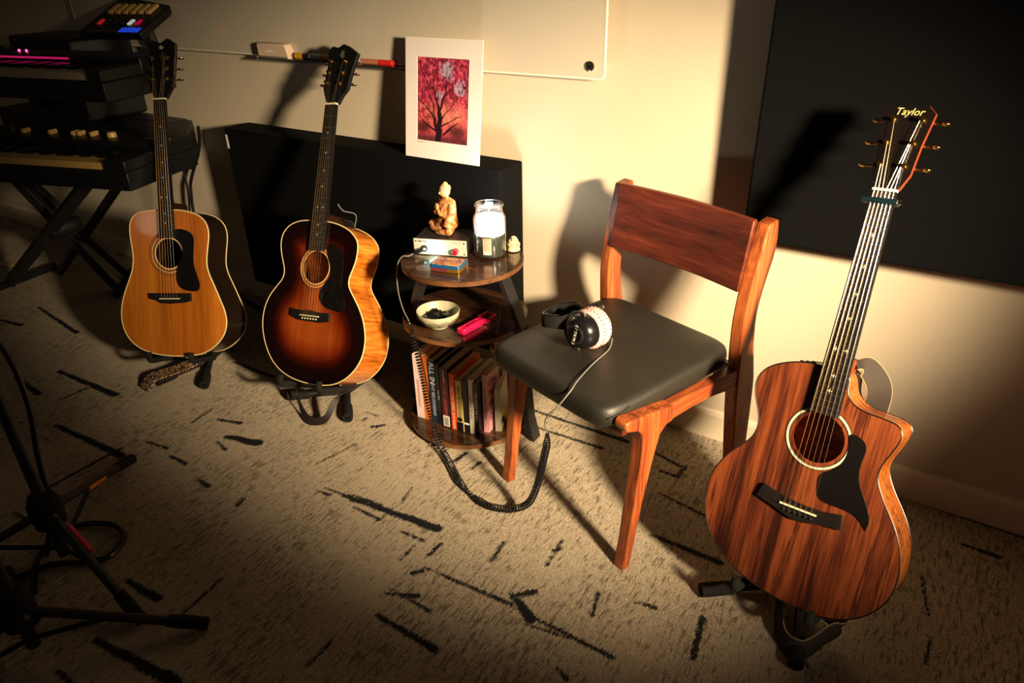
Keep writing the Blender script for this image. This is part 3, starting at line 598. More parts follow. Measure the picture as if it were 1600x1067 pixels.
for k, G in enumerate((G1, G2, G3)):
    root, Rm, O, dep, P_ = G
    if k == 2:
        tm = mat('gold_lettering', (250, 214, 130), .4)
        o = text('Taylor', .019, tm, root, Matrix.Translation((.004, .797, .0050)), shear=.3, name='headstock_lettering', label='gold script lettering', extrude=.0001); o.location = OFF
        for x in (-.075, -.064, -.053):
            P_('preamp_knob', MB().lathe([(.0055, 0), (.0055, .006), (.004, .009)], n=14, M=Matrix.Translation((x, .2875 + (x + .053) * .2, -.022)) @ Matrix.Rotation(-math.pi / 2, 4, 'X')), M['black'])
        # lighter stripe purfling on the side
        for q in (.35, .62): P_('side_purfling', MB().tube([(x, y, -dep(y) * q) for x, y in O], .0006, 4, closed=True), M['side_dark'])
    elif k == 0:
        P_('headstock_inlay', MB().prism([(.010, .735), (.014, .76), (.010, .785), (.017, .80), (.024, .785), (.018, .76), (.022, .735)], .0048, .0054), M['gold'], smooth=False)
        P_('headstock_crown', MB().prism([(.005, .812), (.013, .818), (.022, .812), (.018, .806), (.009, .806)], .0048, .0054), M['pearl'], smooth=False)
    else:
        P_('headstock_inlay', MB().prism([(.016, .79), (.012, .80), (.02, .812), (.03, .808), (.026, .80), (.031, .793), (.022, .788)], .0048, .0052), mat('dull_pearl', (90, 84, 70), .3), smooth=False)
        P_('truss_cover', MB().prism([(-.006, .656), (.010, .656), (.004, .685)], .0048, .006), M['black'], smooth=False)
    P_('strap_button', MB().lathe([(.006, 0), (.003, .003), (.003, .008), (.007, .011)], n=14, M=Matrix.Translation((0, float(O[:, 1].min()), -.055)) @ Matrix.Rotation(math.pi / 2, 4, 'X')), M['chrome'])
# capo on the koa guitar
cp = thing('capo', 'dark blue-black capo clamped on the koa guitar neck', 'capo'); cp.matrix_world = Matrix.Translation(WL(g3p, (-.002, .627, .0))) @ rotvec(g3p[3:]) @ B0
M['capo'] = mat('capo_blue', (22, 42, 50), .3, metal=.4)
MB().box(-.034, .033, -.0055, .0055, .0155, .024).build('top_bar', M['capo'], cp, bevel=.0025, seg=3)
MB().box(-.028, .028, -.005, .005, .0122, .0158).build('rubber_pad', M['black'], cp)
MB().tube([(-.031, 0, .020), (-.034, 0, .004), (-.030, 0, -.014), (-.012, 0, -.024), (.012, 0, -.024), (.027, 0, -.012)], .004, 8).build('clamp_arm', M['capo'], cp)
MB().lathe([(.004, 0), (.004, .008)], n=12, M=Matrix.Translation((.031, 0, .019)) @ Matrix.Rotation(math.pi / 2, 4, 'Y')).build('adjust_screw', M['chrome'], cp)
# ---------------------------------------------------------------- stands
def stand(label, p, tipL, tipR, tail=-.2):
    n = (rotvec(p[3:]) @ B0).to_3x3() @ Vector((0, 0, 1)); bdir = Vector((-n.x, -n.y, 0)).normalized(); side = Vector((-bdir.y, bdir.x, 0)) * -1
    T = WL(p, (0, tail, -.05)); hub = Vector((T.x, T.y, 0)) + bdir * .13; hub.z = .016
    t = thing('guitar_stand', label, 'guitar stand', (hub.x, hub.y, 0), 0, 'black floor guitar stands'); org = Vector((hub.x, hub.y, 0))
    L_ = lambda q: Vector(q) - org
    for tip in (tipL, tipR):
        tv = Vector((tip[0], tip[1], .017)); d = (tv - hub).normalized()
        lg = MB().tube([L_(hub), L_(tv)], .011, 10, flat=1.0).build('leg', M['black_metal'], t)
        MB().tube([L_(tv - d * .07), L_(tv - d * .03), L_(tv)], [.0155, .017, .0165], 12).build('rubber_foot', M['foam'], lg)
    rear = hub + bdir * .16; lg = MB().tube([L_(hub), L_((rear.x, rear.y, .017))], .011, 10).build('leg', M['black_metal'], t)
    MB().tube([L_(rear - bdir * .04), L_(rear + bdir * .01)], .016, 12).build('rubber_foot', M['foam'], lg)
    c0 = WL(p, (0, tail - .022, -.15)); c0 = Vector((c0.x, c0.y, max(c0.z, .05)))
    up = WL(p, (0, .02, -.165))
    MB().tube([L_(hub), L_(c0), L_(up)], .011, 10).build('mast', M['black_metal'], t)
    s3 = (rotvec(p[3:]) @ B0).to_3x3() @ Vector((1, 0, 0))
    MB().tube([L_(up - s3 * .07), L_(up + s3 * .07)], .013, 10).build('back_rest', M['foam'], t)
    for s in (-1, 1):
        P = [c0, WL(p, (s * .06, tail - .018, -.13)), WL(p, (s * .078, tail - .012, -.06)), WL(p, (s * .078, tail - .011, .016)), WL(p, (s * .078, tail + .016, .024))]
        MB().tube([L_(q) for q in smooth_path(P, 5)], .0095, 10).build('cradle_arm', M['foam'], t)
    return t
stand('black guitar stand under the honey natural guitar', g1p, (-2.20, -.70), (-2.035, -.628), -.196)
stand('black guitar stand under the sunburst guitar', g2p, (-1.735, -.525), (-1.468, -.520), -.208)
stand('black guitar stand under the koa guitar', g3p, (-.285, -.612), (-.055, -.70), -.200)
# ---------------------------------------------------------------- straps
def strap(name, label, P, Wv, th, mt, lab2=None, n=6, group=None):
    c = Vector(P[0]); Q = smooth_path(P, n); Ws = smooth_path([Vector(w) for w in Wv], n)
    o = MB().strip([q - c for q in Q], Ws, th).build(name, mt); o.location = c
    return tag(o, label, 'guitar strap', group)
def edges(o, P, Wv, n, mt, r=.0016):
    c = Vector(P[0]); Q = smooth_path(P, n); Ws = smooth_path([Vector(w) for w in Wv], n)
    for s_ in (-1, 1):
        E_ = []
        for i, q in enumerate(Q):
            t = (Q[min(i + 1, len(Q) - 1)] - Q[max(i - 1, 0)]).normalized(); w = Ws[i] - t * Ws[i].dot(t); E_.append(q - c + w * s_)
        MB().tube(E_, r, 6).build('strap_edge', mt, o, label='pale edge piping')
def w3(v, s=.024): return tuple(Vector(v).normalized() * s)
M['strap_black'] = mat('strap_black', (34, 28, 26), .6, bump=.2)
M['strap_weave'] = mat('strap_weave', (46, 38, 30), .85, bump=.5, bscale=900)
M['strap_tan'] = mat('strap_tan_edge', (150, 124, 86), .8, bump=.4, bscale=800)
# sunburst strap: loop hanging in front of the stand
strap('guitar_strap', 'black leather strap looping on the carpet under the sunburst guitar',
      [WL(g2p, (0, -.21, -.055)), (-1.650, -.545, .090), (-1.655, -.548, .040), (-1.575, -.588, .016), (-1.512, -.575, .030), (-1.500, -.535, .075), WL(g2p, (.09, -.2, -.10)), WL(g2p, (.10, -.12, -.14)), WL(g2p, (.06, .1, -.15)), WL(g2p, (.03, .29, -.10)), WL(g2p, (.026, .31, -.05))],
      [w3((1, 0, 0)), w3((.3, .3, 1), .014), w3((0, .2, 1), .013), w3((0, .5, .8), .013), w3((-.3, .3, 1), .013), w3((-.3, .3, 1), .016), w3((1, .3, 0)), w3((1, 0, 0)), w3((1, 0, 0)), w3((1, 0, 0)), w3((1, 0, 0))], .003, M['strap_black'], n=8)
k_P = [WL(g3p, (.020, .310, -.045)), WL(g3p, (.040, .308, -.06)), WL(g3p, (.066, .270, -.085)), WL(g3p, (.060, .205, -.12)), WL(g3p, (.04, .05, -.14)), WL(g3p, (.02, -.12, -.14)), (-.115, -.50, .05), (-.118, -.575, .022), (-.105, -.635, .018), (-.08, -.665, .020), (-.05, -.66, .022), (-.02, -.61, .03), (.0, -.57, .05), WL(g3p, (.02, -.208, -.07))]
k_W = [w3((.4, 1, 0)), w3((.5, .6, .2)), w3((1, .6, .2)), w3((1, 0, 0)), w3((1, 0, 0)), w3((1, 0, 0)), w3((1, 0, .3)), w3((.4, 0, 1)), w3((.2, .2, 1)), w3((0, .4, 1)), w3((0, .4, 1)), w3((0, .3, 1)), w3((.2, .3, 1)), w3((1, 0, .5))]
ks_ = strap('guitar_strap', 'dark strap with pale edges drooping below the koa guitar', k_P, k_W, .003, M['strap_weave'], n=8)
edges(ks_, k_P, k_W, 8, M['strap_tan'])
def strap_patterned():
    m = mat('woven_pattern', (40, 26, 20), .7); nt = m.node_tree; b = nt.nodes['Principled BSDF']
    tc = nt.nodes.new('ShaderNodeTexCoord'); v = nt.nodes.new('ShaderNodeTexVoronoi'); v.inputs['Scale'].default_value = 75; nt.links.new(tc.outputs['Object'], v.inputs[0])
    w = nt.nodes.new('ShaderNodeMath'); w.operation = 'SINE'; x = nt.nodes.new('ShaderNodeMath'); x.operation = 'MULTIPLY'; x.inputs[1].default_value = 14
    nt.links.new(v.outputs['Distance'], x.inputs[0]); nt.links.new(x.outputs[0], w.inputs[0])
    r = ramp(nt, [(0, (60, 34, 26)), (.5, (120, 70, 48)), (.75, (205, 170, 120)), (1, (235, 200, 150))]); nt.links.new(w.outputs[0], r.inputs[0]); nt.links.new(r.outputs[0], b.inputs['Base Color']); return m
strap('guitar_strap', 'brown patterned woven strap end lying under the honey natural guitar',
      [(-2.208, -.742, .010), (-2.202, -.705, .037), (-2.185, -.650, .038), (-2.165, -.590, .042), (-2.145, -.555, .060), WL(g1p, (-.02, -.205, -.06))],
      [w3((1, -.15, 0), .030)] * 4 + [w3((1, 0, .2), .03), w3((1, 0, .2), .02)], .004, strap_patterned(), n=6)
# ---------------------------------------------------------------- chair
WC = [(0, (84, 36, 18)), (.4, (132, 62, 30)), (.7, (168, 88, 42)), (1, (194, 110, 56))]
M['chair_z'] = wood('walnut_upright', WC, 'Z', 160, 16, .38, .15, .05, 1.3, seed=1)
M['chair_y'] = wood('walnut_rail', WC, 'Y', 160, 16, .38, .15, .05, 1.3, seed=2)
M['chair_x'] = wood('walnut_back_shaded', [(0, (48, 20, 13)), (.5, (86, 36, 22)), (1, (122, 56, 33))], 'X', 170, 12, .38, .15, .05, 1.5, seed=4)  # darker copy of the walnut: the backrest's half-shadow is put into the colour
ch_ = thing('dining_chair', 'mid-century walnut chair with black leather seat beside the side table', 'chair', (-.683, -.564, 0), math.radians(-18))
fl = [(-.004, 0), (.021, 0), (.048, .18), (.068, .28), (.080, .328), (.090, .358), (.108, .373), (.130, .376), (.130, .416), (.06, .427), (-.018, .438), (-.027, .434), (-.028, .424), (-.022, .411), (-.004, .405), (.014, .398), (.026, .384), (.030, .362), (.031, .335), (.029, .295), (.019, .184), (.009, .08)]
def taper(b, c):
    b.v = [(c + (x - c) * (.90 + .10 * min(1, z / .28)), y, z) for x, y, z in b.v]; return b
for s in (-1, 1):
    x0, x1 = (.196, .232) if s > 0 else (-.232, -.196)
    taper(ext(fl, x0, x1 + s * 0, 'x'), (x0 + x1) / 2).build('front_leg', M['chair_z'], ch_, smooth=False, bevel=.005, seg=3)
    ext([(.128, .376), (.20, .378), (.28, .374), (.385, .356), (.385, .410), (.28, .412), (.128, .416)], x0 + .003, x1 - .003, 'x').build('side_rail', M['chair_y'], ch_, smooth=False, bevel=.004, seg=3)
    rp_f = [(.425, 0), (.398, .16), (.372, .335), (.366, .42), (.362, .47), (.360, .54), (.370, .62), (.387, .69), (.404, .765)]
    rp_b = [(.440, .772), (.447, .70), (.424, .62), (.410, .55), (.418, .47), (.434, .40), (.446, .335), (.456, .16), (.462, 0)]
    pts = smooth_path([(0, a, b) for a, b in rp_f], 3) + smooth_path([(0, a, b) for a, b in rp_b], 3)
    ext([(q.y, q.z) for q in pts], x0 + .002, x1, 'x').build('rear_post', M['chair_z'], ch_, smooth=False, bevel=.005, seg=3)
MB().box(-.20, .20, -.002, .020, .375, .418).build('front_rail', M['chair_x'], ch_, bevel=.003)
MB().box(-.20, .20, .375, .395, .365, .410).build('rear_rail', M['chair_x'], ch_, bevel=.003)
b = MB(); vs = []; n = 20
for i in range(n + 1):
    u = i / n; x = -.201 + .402 * u; bow = .016 * math.sin(math.pi * u)
    for (dy, z) in ((0, .606), (.016, .606), (.033, .772), (.017, .772)):
        vs.append((x, .362 + dy + bow + (0 if z < .7 else .010), z))
fs = [(i * 4 + k, i * 4 + (k + 1) % 4, i * 4 + 4 + (k + 1) % 4, i * 4 + 4 + k) for i in range(n) for k in range(4)] + [(3, 2, 1, 0), tuple(n * 4 + k for k in range(4))]
b.add(vs, fs); b.build('backrest', M['chair_x'], ch_, bevel=.004, seg=3, angle=30)
# seat cushion: domed rounded slab
def cushion(x0, x1, y0, y1, zb, zt, r, n=28):
    b = MB(); vs = []; fs = []; cx_, cy_ = (x0 + x1) / 2, (y0 + y1) / 2; hx, hy = (x1 - x0) / 2, (y1 - y0) / 2
    prof = [(.0, 1, 0), (.0, 1, 0)]
    rings_ = []
    for s_, z in ((.90, zb), (.985, zb), (1.0, zb + .006), (1.003, zb + .022), (.998, zt - .020), (.985, zt - .010), (.96, zt - .004), (.90, zt), (.6, zt + .004), (.3, zt + .006)):
        ring = []
        for k in range(64):
            a = 2 * math.pi * k / 64; c, s2 = math.cos(a), math.sin(a); e = 2 / 9
            ring.append((cx_ + hx * s_ * math.copysign(abs(c) ** e, c), cy_ + hy * s_ * math.copysign(abs(s2) ** e, s2), z))
        rings_.append(ring); vs += ring
    vs.append((cx_, cy_, zt + .0065)); m_ = len(rings_)
    fs = [(i * 64 + k, i * 64 + (k + 1) % 64, (i + 1) * 64 + (k + 1) % 64, (i + 1) * 64 + k) for i in range(m_ - 1) for k in range(64)]
    fs += [((m_ - 1) * 64 + k, (m_ - 1) * 64 + (k + 1) % 64, m_ * 64) for k in range(64)] + [tuple(range(63, -1, -1))]
    return b.add(vs, fs)
cushion(-.214, .198, -.056, .400, .408, .458, .02).build('seat_cushion', M['leather'], ch_, angle=80, label='black leather seat cushion')
MB().tube([(.1985, .02, .446), (.199, .0, .44), (.193, -.040, .435)], .0012, 5).build('cushion_seam', M['leather'], ch_)
# ---------------------------------------------------------------- round side table
TC = (-1.150, -.295)
st = thing('side_table', 'round three-tier side table with rustic brown shelves and dark metal legs', 'table', (TC[0], TC[1], 0))
M['rustic'] = wood('rustic_brown', [(0, (22, 14, 10)), (.4, (48, 30, 20)), (.7, (78, 50, 32)), (1, (112, 76, 48))], 'X', 90, 9, .22, .35, .12, 2.0, seed=6)
M['rustic_edge'] = wood('rustic_edge', [(0, (70, 42, 24)), (1, (128, 84, 50))], 'X', 60, 12, .4, 0, .1, 1)
for nm, z, r, th in (('top_shelf', .545, .173, .015), ('middle_shelf', .372, .184, .016), ('bottom_shelf', .030, .188, .016)):
    o = MB().lathe([(r - .002, -th), (r, -th + .002), (r, -.0015), (r - .0015, 0)], (0, 0, z), 72).build(nm, M['rustic'], st)
    MB().lathe([(r + .0004, -th + .001), (r + .0008, -.001)], (0, 0, z), 72, cap=False).build('edge_band', M['rustic_edge'], o, label='lighter brown edge band')
for deg in (2, 92, 176):
    a = math.radians(deg); Mx = Matrix.Rotation(a, 4, 'Z')
    b = MB(); prof = [(.120, .527), (.185, .372), (.193, .20), (.205, .06), (.225, .0), (.240, .0), (.222, .07), (.209, .20), (.201, .372), (.138, .527)]
    M2 = Mx @ Matrix(((1, 0, 0, 0), (0, 0, 1, -.02), (0, 1, 0, 0), (0, 0, 0, 1)))
    b.prism(prof, 0, .04, M2); b.build('leg', M['black_metal'], st, smooth=False, bevel=.001)
# ---------------------------------------------------------------- things on the table
ZT = .5455
def glass_mat(name, tint, rough=.02, dens=.12):
    m = bpy.data.materials.new(name); m.use_nodes = True; nt = m.node_tree; nt.nodes.clear(); L = nt.links.new
    o = nt.nodes.new('ShaderNodeOutputMaterial'); t = nt.nodes.new('ShaderNodeBsdfTransparent'); g = nt.nodes.new('ShaderNodeBsdfGlossy'); mx = nt.nodes.new('ShaderNodeMixShader')
    t.inputs[0].default_value = tint; g.inputs['Roughness'].default_value = rough; g.inputs['Color'].default_value = (1, 1, 1, 1)
    lw = nt.nodes.new('ShaderNodeLayerWeight'); lw.inputs['Blend'].default_value = .35
    mr = nt.nodes.new('ShaderNodeMapRange'); mr.inputs[3].default_value = .05; mr.inputs[4].default_value = .85; L(lw.outputs['Facing'], mr.inputs[0])
    L(mr.outputs[0], mx.inputs[0]); L(t.outputs[0], mx.inputs[1]); L(g.outputs[0], mx.inputs[2]); L(mx.outputs[0], o.inputs[0]); return m
jar = thing('candle_jar', 'large lit candle in a lidless glass jar with a paper label', 'candle', (-1.093, -.237, ZT))
jp = [(.030, .001), (.040, .001), (.0445, .004), (.0455, .010), (.0460, .060), (.0460, .100), (.0452, .112), (.0420, .120), (.0388, .124), (.0382, .129), (.0385, .142), (.0408, .1445), (.0408, .148), (.0390, .1500), (.0372, .149), (.0364, .143), (.0362, .129), (.0395, .120), (.0425, .110), (.0435, .098)]
MB().lathe(jp, n=48, cap=False).build('glass_jar', glass_mat('jar_glass', (.97, .985, .975, 1)), jar, angle=60)
MB().lathe([(.030, .002), (.041, .005), (.0428, .010), (.0428, .063), (.0415, .066)], n=40).build('dark_wax', mat('green_grey_wax', (58, 66, 58), .25, coat=.5), jar, label='grey-green lower wax')
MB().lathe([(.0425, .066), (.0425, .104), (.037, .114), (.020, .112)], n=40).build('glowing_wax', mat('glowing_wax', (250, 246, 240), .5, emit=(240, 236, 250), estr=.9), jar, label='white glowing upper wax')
MB().tube([(0, 0, .110), (.001, 0, .119)], .0012, 6).build('wick', M['black'], jar)
MB().lathe([(.0005, .116), (.0028, .120), (.0030, .124), (.0016, .130), (.0003, .134)], n=14).build('flame', mat('flame', (255, 250, 240), .5, emit=(255, 244, 225), estr=4), jar)
# label wraps the jar front (azimuth toward the camera)
def wrap(r, a0, a1, z0, z1, n=12):
    b = MB(); vs = []
    for i in range(n + 1):
        a = a0 + (a1 - a0) * i / n
        for rr in (r, r + .0004):
            for z in (z0, z1): vs.append((rr * math.cos(a), rr * math.sin(a), z))
    fs = []
    for i in range(n):
        p, q = i * 4, i * 4 + 4
        fs += [(p, q, q + 1, p + 1), (p + 2, p + 3, q + 3, q + 2), (p, p + 2, q + 2, q), (p + 1, q + 1, q + 3, p + 3)]
    return b.add(vs, fs)
la = math.radians(-66)
lb = wrap(.0464, la - .26, la + .26, .016, .064).build('paper_label', mat('label_pink', (222, 178, 150), .7, noise=.25, nscale=220), jar, label='pale pink paper label')
wrap(.0469, la - .20, la + .20, .019, .0245).build('label_band', M['white'], lb); wrap(.0469, la - .22, la + .22, .060, .0612).build('label_line', M['red'], lb)
lm = mat('label_ink', (150, 60, 60), .7)
for k in range(7):
    P = [(.0470 * math.cos(la - .2 + .05 * i), .0470 * math.sin(la - .2 + .05 * i), .029 + .0042 * k + .0018 * math.sin(i * 1.9 + k * 2.3)) for i in range(9)]
    MB().tube(P, .0004, 4).build('label_print', lm, lb)
wrap(.0466, la - .22, la + .22, .0675, .0695, 10).build('embossed_lettering', M['pearl'], jar)
# small carved rose candle behind the jar
rs = thing('rose_candle', 'small cream rose-shaped candle at the right rim of the side table', 'candle', (-1.052, -.178, ZT))
M['rosewax'] = mat('rose_wax', (214, 196, 150), .5)
MB().lathe([(.014, 0), (.019, .003), (.017, .012), (.008, .020)], n=24).build('base', M['rosewax'], rs)
for ring_, (nr, rr, zz, tilt) in enumerate(((6, .013, .014, .5), (5, .009, .023, .3), (3, .004, .032, .1))):
    for k in range(nr):
        a = 2 * math.pi * k / nr + ring_; Mx = Matrix.Translation((rr * math.cos(a), rr * math.sin(a), zz)) @ Matrix.Rotation(a, 4, 'Z') @ Matrix.Rotation(tilt, 4, 'Y')
        MB().ball((0, 0, 0), .011, 12, M=Mx, sc=(.28, 1, 1)).build('petal', M['rosewax'], rs)
# headphone amplifier box
amp = thing('headphone_amplifier', 'small headphone amplifier box with pale front panel and glowing light', 'amplifier', (-1.212, -.314, ZT), math.radians(20))
MB().box(-.076, .076, .002, .105, .003, .046).build('case', M['black_metal'], amp, bevel=.001)
M['amp_face'] = mat('amp_face', (216, 204, 186), .35, metal=.2)
MB().box(-.078, .078, -.002, .002, .002, .048).build('front_panel', M['amp_face'], amp, bevel=.0008)
for x in (-.071, .071):
    for z in (.008, .041): MB().lathe([(.0022, 0), (.0022, .001)], n=10, M=Matrix.Translation((x, -.002, z)) @ Matrix.Rotation(math.pi / 2, 4, 'X')).build('panel_screw', M['black'], amp)
MB().lathe([(.0095, 0), (.0095, .004), (.006, .005), (.006, .001)], n=20, M=Matrix.Translation((-.046, -.002, .020)) @ Matrix.Rotation(math.pi / 2, 4, 'X'), cap=False).build('socket', M['black'], amp)
MB().lathe([(.0085, 0), (.0085, .016), (.007, .018)], n=24, M=Matrix.Translation((.047, -.002, .018)) @ Matrix.Rotation(math.pi / 2, 4, 'X')).build('volume_knob', mat('knob_red', (160, 16, 48), .25, coat=.5), amp)
MB().ball((-.014, -.0035, .021), .0042, 12).build('indicator_light', mat('led_cyan', (220, 255, 255), .3, emit=(190, 255, 250), estr=40), amp)
ink = mat('panel_ink', (50, 46, 44), .7)
text('Rupert Neve Designs', .0060, ink, amp, Matrix.Translation((-.040, -.0022, .041)) @ FRONT)
scribble(.036, .064, -.0022, .0425, .0008, ink, amp, 'panel_mark'); scribble(.038, .062, -.0022, .0375, .0008, ink, amp, 'panel_mark')
scribble(-.062, -.056, -.0022, .041, .003, ink, amp, 'panel_mark'); scribble(-.05, -.03, -.0022, .007, .001, ink, amp, 'panel_mark'); scribble(.035, .06, -.0022, .006, .001, ink, amp, 'panel_mark')
MB().box(-.07, -.055, .01, .02, 0, .003).box(.055, .07, .01, .02, 0, .003).box(-.07, -.055, .085, .095, 0, .003).box(.055, .07, .085, .095, 0, .003).build('feet', M['black'], amp, smooth=False)
# seated figurine
fg = thing('stone_figurine', 'small carved golden stone figurine seated cross-legged with praying hands on the amplifier box', 'figurine', (-1.246, -.236, .5918), math.radians(-22)); fg.scale = (1.0, 1.0, .93)
def stone():
    m = bpy.data.materials.new('carved_stone'); m.use_nodes = True; nt = m.node_tree; b = nt.nodes['Principled BSDF']; L = nt.links.new
    tc = nt.nodes.new('ShaderNodeTexCoord'); n = nt.nodes.new('ShaderNodeTexNoise'); n.inputs['Scale'].default_value = 70; n.inputs['Detail'].default_value = 4; L(tc.outputs['Object'], n.inputs[0])
    sx = nt.nodes.new('ShaderNodeSeparateXYZ'); L(tc.outputs['Object'], sx.inputs[0])
    mr = nt.nodes.new('ShaderNodeMapRange'); mr.inputs[1].default_value = .10; mr.inputs[2].default_value = .125; mr.inputs[3].default_value = 0; mr.inputs[4].default_value = .22; L(sx.outputs[2], mr.inputs[0])
    ad = nt.nodes.new('ShaderNodeMath'); L(n.outputs[0], ad.inputs[0]); L(mr.outputs[0], ad.inputs[1])
    r = ramp(nt, [(.35, (150, 78, 34)), (.52, (200, 134, 76)), (.66, (226, 184, 130)), (1, (232, 206, 168))]); L(ad.outputs[0], r.inputs[0]); L(r.outputs[0], b.inputs['Base Color']); b.inputs['Roughness'].default_value = .55
    w = nt.nodes.new('ShaderNodeTexWave'); w.inputs['Scale'].default_value = 70; w.inputs['Distortion'].default_value = 6; L(tc.outputs['Object'], w.inputs[0])
    bp = nt.nodes.new('ShaderNodeBump'); bp.inputs['Strength'].default_value = .35; bp.inputs['Distance'].default_value = .0015; L(w.outputs[0], bp.inputs['Height']); L(bp.outputs[0], b.inputs['Normal']); return m
M['stone'] = stone()
b = MB()
def caps(P, R, n=12): b.tube(smooth_path(P, 5), [R[0] + (R[-1] - R[0]) * i / (5 * (len(P) - 1)) if len(R) == 2 else np.interp(i / 5, range(len(R)), R) for i in range(5 * (len(P) - 1) + 1)], n)
b.ball((0, .012, .020), .030, 20, sc=(1.0, .8, .66))                       # hips
b.tube([(0, .010, .015), (0, .008, .045), (0, .006, .072), (0, .006, .090), (0, .005, .103)], [.027, .0245, .0265, .0245, .011], 18)   # torso
b.ball((0, .006, .088), .0165, 16, sc=(2.0, 1, .85)); b.ball((.014, .000, .060), .026, 18, sc=(.95, .85, 1.25)); b.tube([(.030, .004, .088), (.036, -.002, .066), (.036, -.010, .044), (.034, -.016, .024)], [.011, .012, .013, .014], 14); b.ball((0, -.006, .030), .024, 18, sc=(1.2, .8, .9))                          # shoulders
for s in (-1, 1):
    caps([(s * .012, .006, .016), (s * .034, -.010, .016), (s * .046, -.020, .013)], [.015, .0145, .0115])     # thigh
    b.ball((s * .046, -.020, .013), .0125, 12)                              # knee
    caps([(s * .046, -.021, .011), (s * .024, -.032, .009), (-s * .004, -.032, .008)], [.010, .0085, .007])     # shin
    caps([(s * .029, .006, .090), (s * .035, -.002, .066), (s * .028, -.016, .054)], [.0098, .0088, .0075])    # upper arm
    caps([(s * .028, -.016, .054), (s * .012, -.026, .062), (s * .003, -.026, .072)], [.0075, .0058, .0045])    # forearm
    b.ball((s * .0028, -.027, .080), .010, 12, sc=(.30, .55, 1.2))          # praying hand
    for k in range(4): b.tube([(s * .0022, -.0295 + .0016 * k, .082), (s * .0012, -.0300 + .0016 * k, .0935 - .0008 * abs(k - 1))], [.0011, .0008], 6)
    b.ball((s * .0145, .000, .124), .0042, 10, sc=(.45, .7, 1.5))           # ear
b.tube([(0, .005, .100), (0, .003, .112)], [.0085, .0075], 12)              # neck
b.ball((0, .001, .124), .0160, 20, sc=(.96, 1.0, 1.18))                      # head
b.ball((0, .003, .133), .0160, 20, sc=(1.04, 1.04, .86))                    # hair cap
b.lathe([(.0085, 0), (.0075, .005), (.0045, .0085), (.0006, .0105)], (0, .004, .143), 16)  # topknot
b.tube([(0, -.0135, .127), (0, -.0175, .121), (0, -.0150, .1195)], [.0012, .0024, .0016], 8)   # nose
b.ball((0, -.0128, .1155), .0034, 10, sc=(1.25, .5, .45))                   # mouth
for s in (-1, 1): b.ball((s * .0058, -.0118, .1245), .0030, 10, sc=(1.1, .5, .5)); b.tube([(s * .003, -.0138, .1285), (s * .007, -.0135, .1300), (s * .0105, -.0105, .1280)], .0009, 6)
b.prism([(-.013, .0), (-.006, -.004), (.006, -.004), (.013, .0), (.010, .030), (-.010, .030)], -.006, .006, Matrix.Translation((-.002, -.030, .004)) @ Matrix.Rotation(math.radians(62), 4, 'X'))   # sash end
fo = b.build('body', M['stone'], fg, smooth=True, angle=180)
rm = fo.modifiers.new('remesh', 'REMESH'); rm.mode = 'VOXEL'; rm.voxel_size = .0009; rm.use_smooth_shade = True
sm = fo.modifiers.new('smooth', 'SMOOTH'); sm.factor = .5; sm.iterations = 2
for k in range(5):   # robe folds fanned under the right knee, and a robe edge over the chest
    P = smooth_path([(.006 + .004 * k, -.040 + .001 * k, .006), (.018 + .005 * k, -.040 + .002 * k, .0035), (.032 + .004 * k, -.034 + .002 * k, .006 + .002 * k)], 5)
    MB().tube(P, .0013, 6).build('robe_fold', M['stone'], fg)
MB().tube(smooth_path([(.010, -.006, .101), (.002, -.018, .088), (-.006, -.0205, .070), (.004, -.020, .050), (.016, -.020, .034)], 6), .0012, 6).build('robe_edge', M['stone'], fg)
MB().tube(smooth_path([(.020, -.012, .092), (.016, -.021, .074), (.022, -.021, .056), (.032, -.014, .040)], 6), .0012, 6).build('robe_edge', M['stone'], fg)
for k in range(18):
    a = k * 2.4; z = .128 + .014 * (k % 6) / 6; rr = .0148 * math.sqrt(max(.05, 1 - ((z - .130) / .02) ** 2)); 
    MB().ball((rr * math.cos(a), .004 + rr * math.sin(a), z), .0018, 8).build('hair_curl', M['stone'], fg) if rr * math.sin(a) > -.011 else None
# mint tin
tin = thing('candy_tin', 'small colourful hinged tin lying in front of the amplifier', 'tin', (-1.136, -.378, ZT), math.radians(14))
def rr2(hx, hy, r, n=6): return rrect(-hx, hx, -hy, hy, r, n)
MB().prism(rr2(.044, .029, .009), .0, .0125).build('base', mat('tin_gold', (140, 106, 40), .3, metal=.6), tin, bevel=.001)
lid = MB().prism(rr2(.0455, .0305, .010), .0105, .0195).build('lid', mat('tin_blue', (26, 96, 150), .28, metal=.3, coat=.4), tin, bevel=.0018, seg=3)
def print_mat():
    m = mat('tin_print', (200, 120, 70), .3, coat=.3); nt = m.node_tree; b = nt.nodes['Principled BSDF']
    tc = nt.nodes.new('ShaderNodeTexCoord'); n = nt.nodes.new('ShaderNodeTexNoise'); n.inputs['Scale'].default_value = 55; n.inputs['Detail'].default_value = 3; n.inputs['Distortion'].default_value = 2; nt.links.new(tc.outputs['Object'], n.inputs[0])
    r = ramp(nt, [(.30, (30, 60, 110)), (.42, (170, 60, 50)), (.50, (214, 140, 70)), (.58, (226, 190, 120)), (.70, (70, 130, 150))]); nt.links.new(n.outputs[0], r.inputs[0]); nt.links.new(r.outputs[0], b.inputs['Base Color']); return m
MB().prism(rr2(.041, .026, .007), .0194, .0202).build('lid_print', print_mat(), tin, smooth=False, label='multicoloured printed lid')
MB().box(-.041, .041, .001, .006, .0200, .0206).build('lid_stripe', mat('tin_stripe', (90, 90, 150), .3), tin, smooth=False)
MB().box(-.0452, -.0440, -.020, .020, .002, .010).box(-.040, .010, -.0302, -.029, .002, .0105).build('side_print', mat('tin_red', (104, 44, 58), .3), tin, smooth=False)
